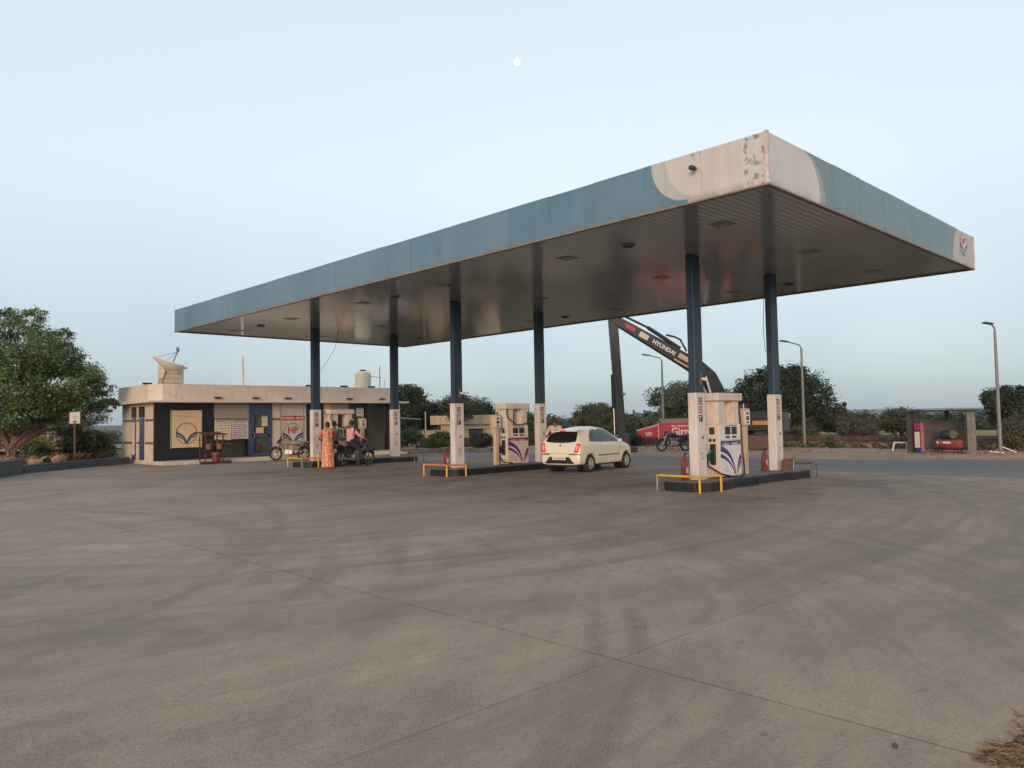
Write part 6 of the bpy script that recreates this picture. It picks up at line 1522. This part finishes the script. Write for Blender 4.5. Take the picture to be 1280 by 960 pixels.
def person(label, loc, rz, J, mats, tg, face=(1,0,0), bun=False, sc=1.0, rad=None):
    t = thing('person', label, 'person', loc, rz); t.scale = (sc, sc, sc)
    skinned('body', J, EDG, rad or RAD, tg, mats, t)
    f = MB()
    for a, b in (('wrl','hal'),('wrr','har')): fingers(f, J[a], J[b], 1)
    f.build('fingers', SKIN, t, smooth=True)
    n = Vector(J['skull']); head_parts(t, n+Vector((0.015, 0, 0.085)), face, HAIR, bun)
    return t
PINK = M('shirt pink', (0.68, 0.33, 0.33), 0.8, var=0.1); SAGE = M('shirt sage', (0.21, 0.24, 0.15), 0.85, var=0.1); TROU = M('trousers dark', (0.022,0.022,0.028), 0.85); SHOE = M('shoe black', (0.015,0.014,0.014), 0.5); WSH = M('shirt pale', (0.55,0.40,0.33), 0.8)
# woman in sari, her back to the forecourt, one arm raised to her face
J = dict(STAND); J.update(ell=(-.06,.36,1.16), wrl=(.10,.22,1.02), hal=(.14,.16,1.0), elr=(.14,-.28,1.18), wrr=(.26,-.16,1.26), har=(.29,-.13,1.33))
w = person('woman in an orange printed sari standing beside the pump island', (3.70, 20.1, 0.0), math.radians(70), J, [SKIN, M('blouse orange', (0.55,0.17,0.09), 0.8)], tags_for(1, 1, 0, 'short'), (0.9, 0.3, 0), True, 1.0)
k = NT('sari cloth'); o_ = k.obj()
vo = k.n('ShaderNodeTexVoronoi', Scale=10.0); k.l(o_, vo.inputs['Vector']); nz = k.noise(o_, 9, 3)
c = k.mix(k.ramp(vo.outputs['Distance'], 0.25, 0.45), (0.72, 0.46, 0.29), (0.60, 0.24, 0.13)); c = k.mix(k.ramp(nz, 0.58, 0.64), c, (0.42, 0.12, 0.12)); k.set('Base Color', c); k.set('Roughness', 0.75); SARI = k.m
def drape(rings, nseg=40, folds=11, amp=0.02):
    vs, fs = [], []
    for i, (z, rx, ry, cx, cy, fa) in enumerate(rings):
        for q in range(nseg):
            a = 2*PI*q/nseg; fo = 1 + fa*amp/0.2*math.sin(a*folds + z*2.0) + fa*0.03*math.sin(a*3+z*5)
            vs.append((cx + rx*fo*math.cos(a), cy + ry*fo*math.sin(a), z))
    for i in range(len(rings)-1):
        for q in range(nseg): b_ = (q+1) % nseg; fs.append((i*nseg+q, i*nseg+b_, (i+1)*nseg+b_, (i+1)*nseg+q))
    m_ = MB(); m_.add(vs, fs); return m_
drape([(0.03,.20,.235,0.0,0,1.0),(0.2,.19,.225,0,0,.9),(0.5,.175,.215,0,0,.7),(0.8,.165,.205,0,0,.4),(0.95,.15,.19,0,0,.25),(1.08,.135,.17,0,0,.15)]).build('sari_skirt', SARI, w, smooth=True)
drape([(0.86,.185,.215,-.01,0,.5),(0.95,.165,.20,-.01,0,.4),(1.1,.15,.185,0,0,.25),(1.25,.155,.20,0,0,.2),(1.38,.145,.205,0,0,.2),(1.45,.11,.15,0,0,.2),(1.49,.07,.08,0,0,.1)]).build('sari_wrap', SARI, w, smooth=True)
pm = MB(); pr = None
for i in range(13):
    s = i/12; z = 1.46 - s*0.62; x = -0.155 - 0.03*math.sin(s*3); cur = [(x+0.012*math.sin(i*1.3+q*2), 0.22-0.22*q/5 - 0.05*s, z) for q in range(6)]
    if pr: 
        for q in range(5): pm.add([pr[q], pr[q+1], cur[q+1], cur[q]], [(0,1,2,3)])
    pr = cur
o = pm.build('sari_end', SARI, w, smooth=True); so = o.modifiers.new('so', 'SOLIDIFY'); so.thickness = 0.008
# attendant in the sage shirt
J = dict(STAND); J.update(ell=(.08,.27,1.15), wrl=(.26,.20,1.08), hal=(.33,.17,1.08), elr=(.08,-.27,1.14), wrr=(.24,-.2,1.02), har=(.31,-.18,1.0))
person('man in a sage green shirt standing at the dispenser behind the rider', (4.28, 20.6, 0.0), math.radians(30), J, [SKIN, SAGE, TROU, SHOE], tags_for(1, 2, 3, 'short'), (0.95,-0.3,0), False, 1.02)
# rider in pink shirt, astride the motorbike, hands on the bars
J = dict(pelvis=(0,0,.92), spine=(.01,0,1.10), chest=(.03,0,1.29), neck=(.05,0,1.43), skull=(.07,0,1.49), shl=(.03,.195,1.36), ell=(.20,.31,1.12), wrl=(.38,.31,1.05), hal=(.45,.32,1.02), shr=(.03,-.195,1.36), elr=(.20,-.31,1.12), wrr=(.38,-.31,1.05), har=(.45,-.32,1.02),
         hpl=(.02,.11,.86), knl=(.36,.22,.66), anl=(.14,.22,.27), tol=(.28,.23,.23), hpr=(.02,-.11,.86), knr=(.30,-.26,.60), anr=(.10,-.30,.10), tor=(.24,-.31,.05))
person('man in a pink shirt sitting astride the black motorbike', (4.76, 20.2, -0.02), math.radians(4), J, [SKIN, PINK, TROU, SHOE], tags_for(1, 2, 3), (1,0.25,0), False, 1.07)
# person beyond the car roof
J = dict(STAND); J.update(ell=(.05,.30,1.14), wrl=(.2,.25,1.0), hal=(.27,.24,.98))
person('man in a pale shirt standing behind the cream hatchback', (7.65, 11.9, 0.02), math.radians(55), J, [SKIN, WSH, TROU, SHOE], tags_for(1, 2, 3, 'short'), (1,0,0), False, 1.0)

# ================================================================== MOON
k = NT('moon surface'); c = k.mix(k.ramp(k.noise(k.obj(), 0.055, 4), 0.42, 0.6), (0.95, 0.93, 0.90), (0.66, 0.68, 0.70))
k.set('Base Color', c); k.set('Emission Color', c); k.set('Emission Strength', 0.95)
q = Vector((-11.719, -5.942, 1.676)) + (_r*((646-640)/957.8) + _u*((480-78)/957.8) + _f)*5000
mo = MB().sphere((0,0,0), 21, 32, 20).build('moon', k.m, smooth=True); mo.location = q; tag(mo, kind='structure'); tag(mo, 'full white moon high above the canopy', 'moon')

# ================================================================== HAZE
hz = MB().box(-2650, 2650, -2650, 2650, -12, 45).build('haze', None)
hz.data.materials.clear()
hm = bpy.data.materials.new('haze air'); hm.use_nodes = True; hm.node_tree.nodes.clear()
ho = hm.node_tree.nodes.new('ShaderNodeOutputMaterial'); hv = hm.node_tree.nodes.new('ShaderNodeVolumePrincipled')
hv.inputs['Color'].default_value = (0.86, 0.92, 1.0, 1); hv.inputs['Density'].default_value = 0.00016; hv.inputs['Anisotropy'].default_value = 0.0
hm.node_tree.links.new(hv.outputs[0], ho.inputs['Volume']); hz.data.materials.append(hm); tag(hz, kind='stuff'); tag(hz, 'thin bluish evening haze over the far land', 'haze')
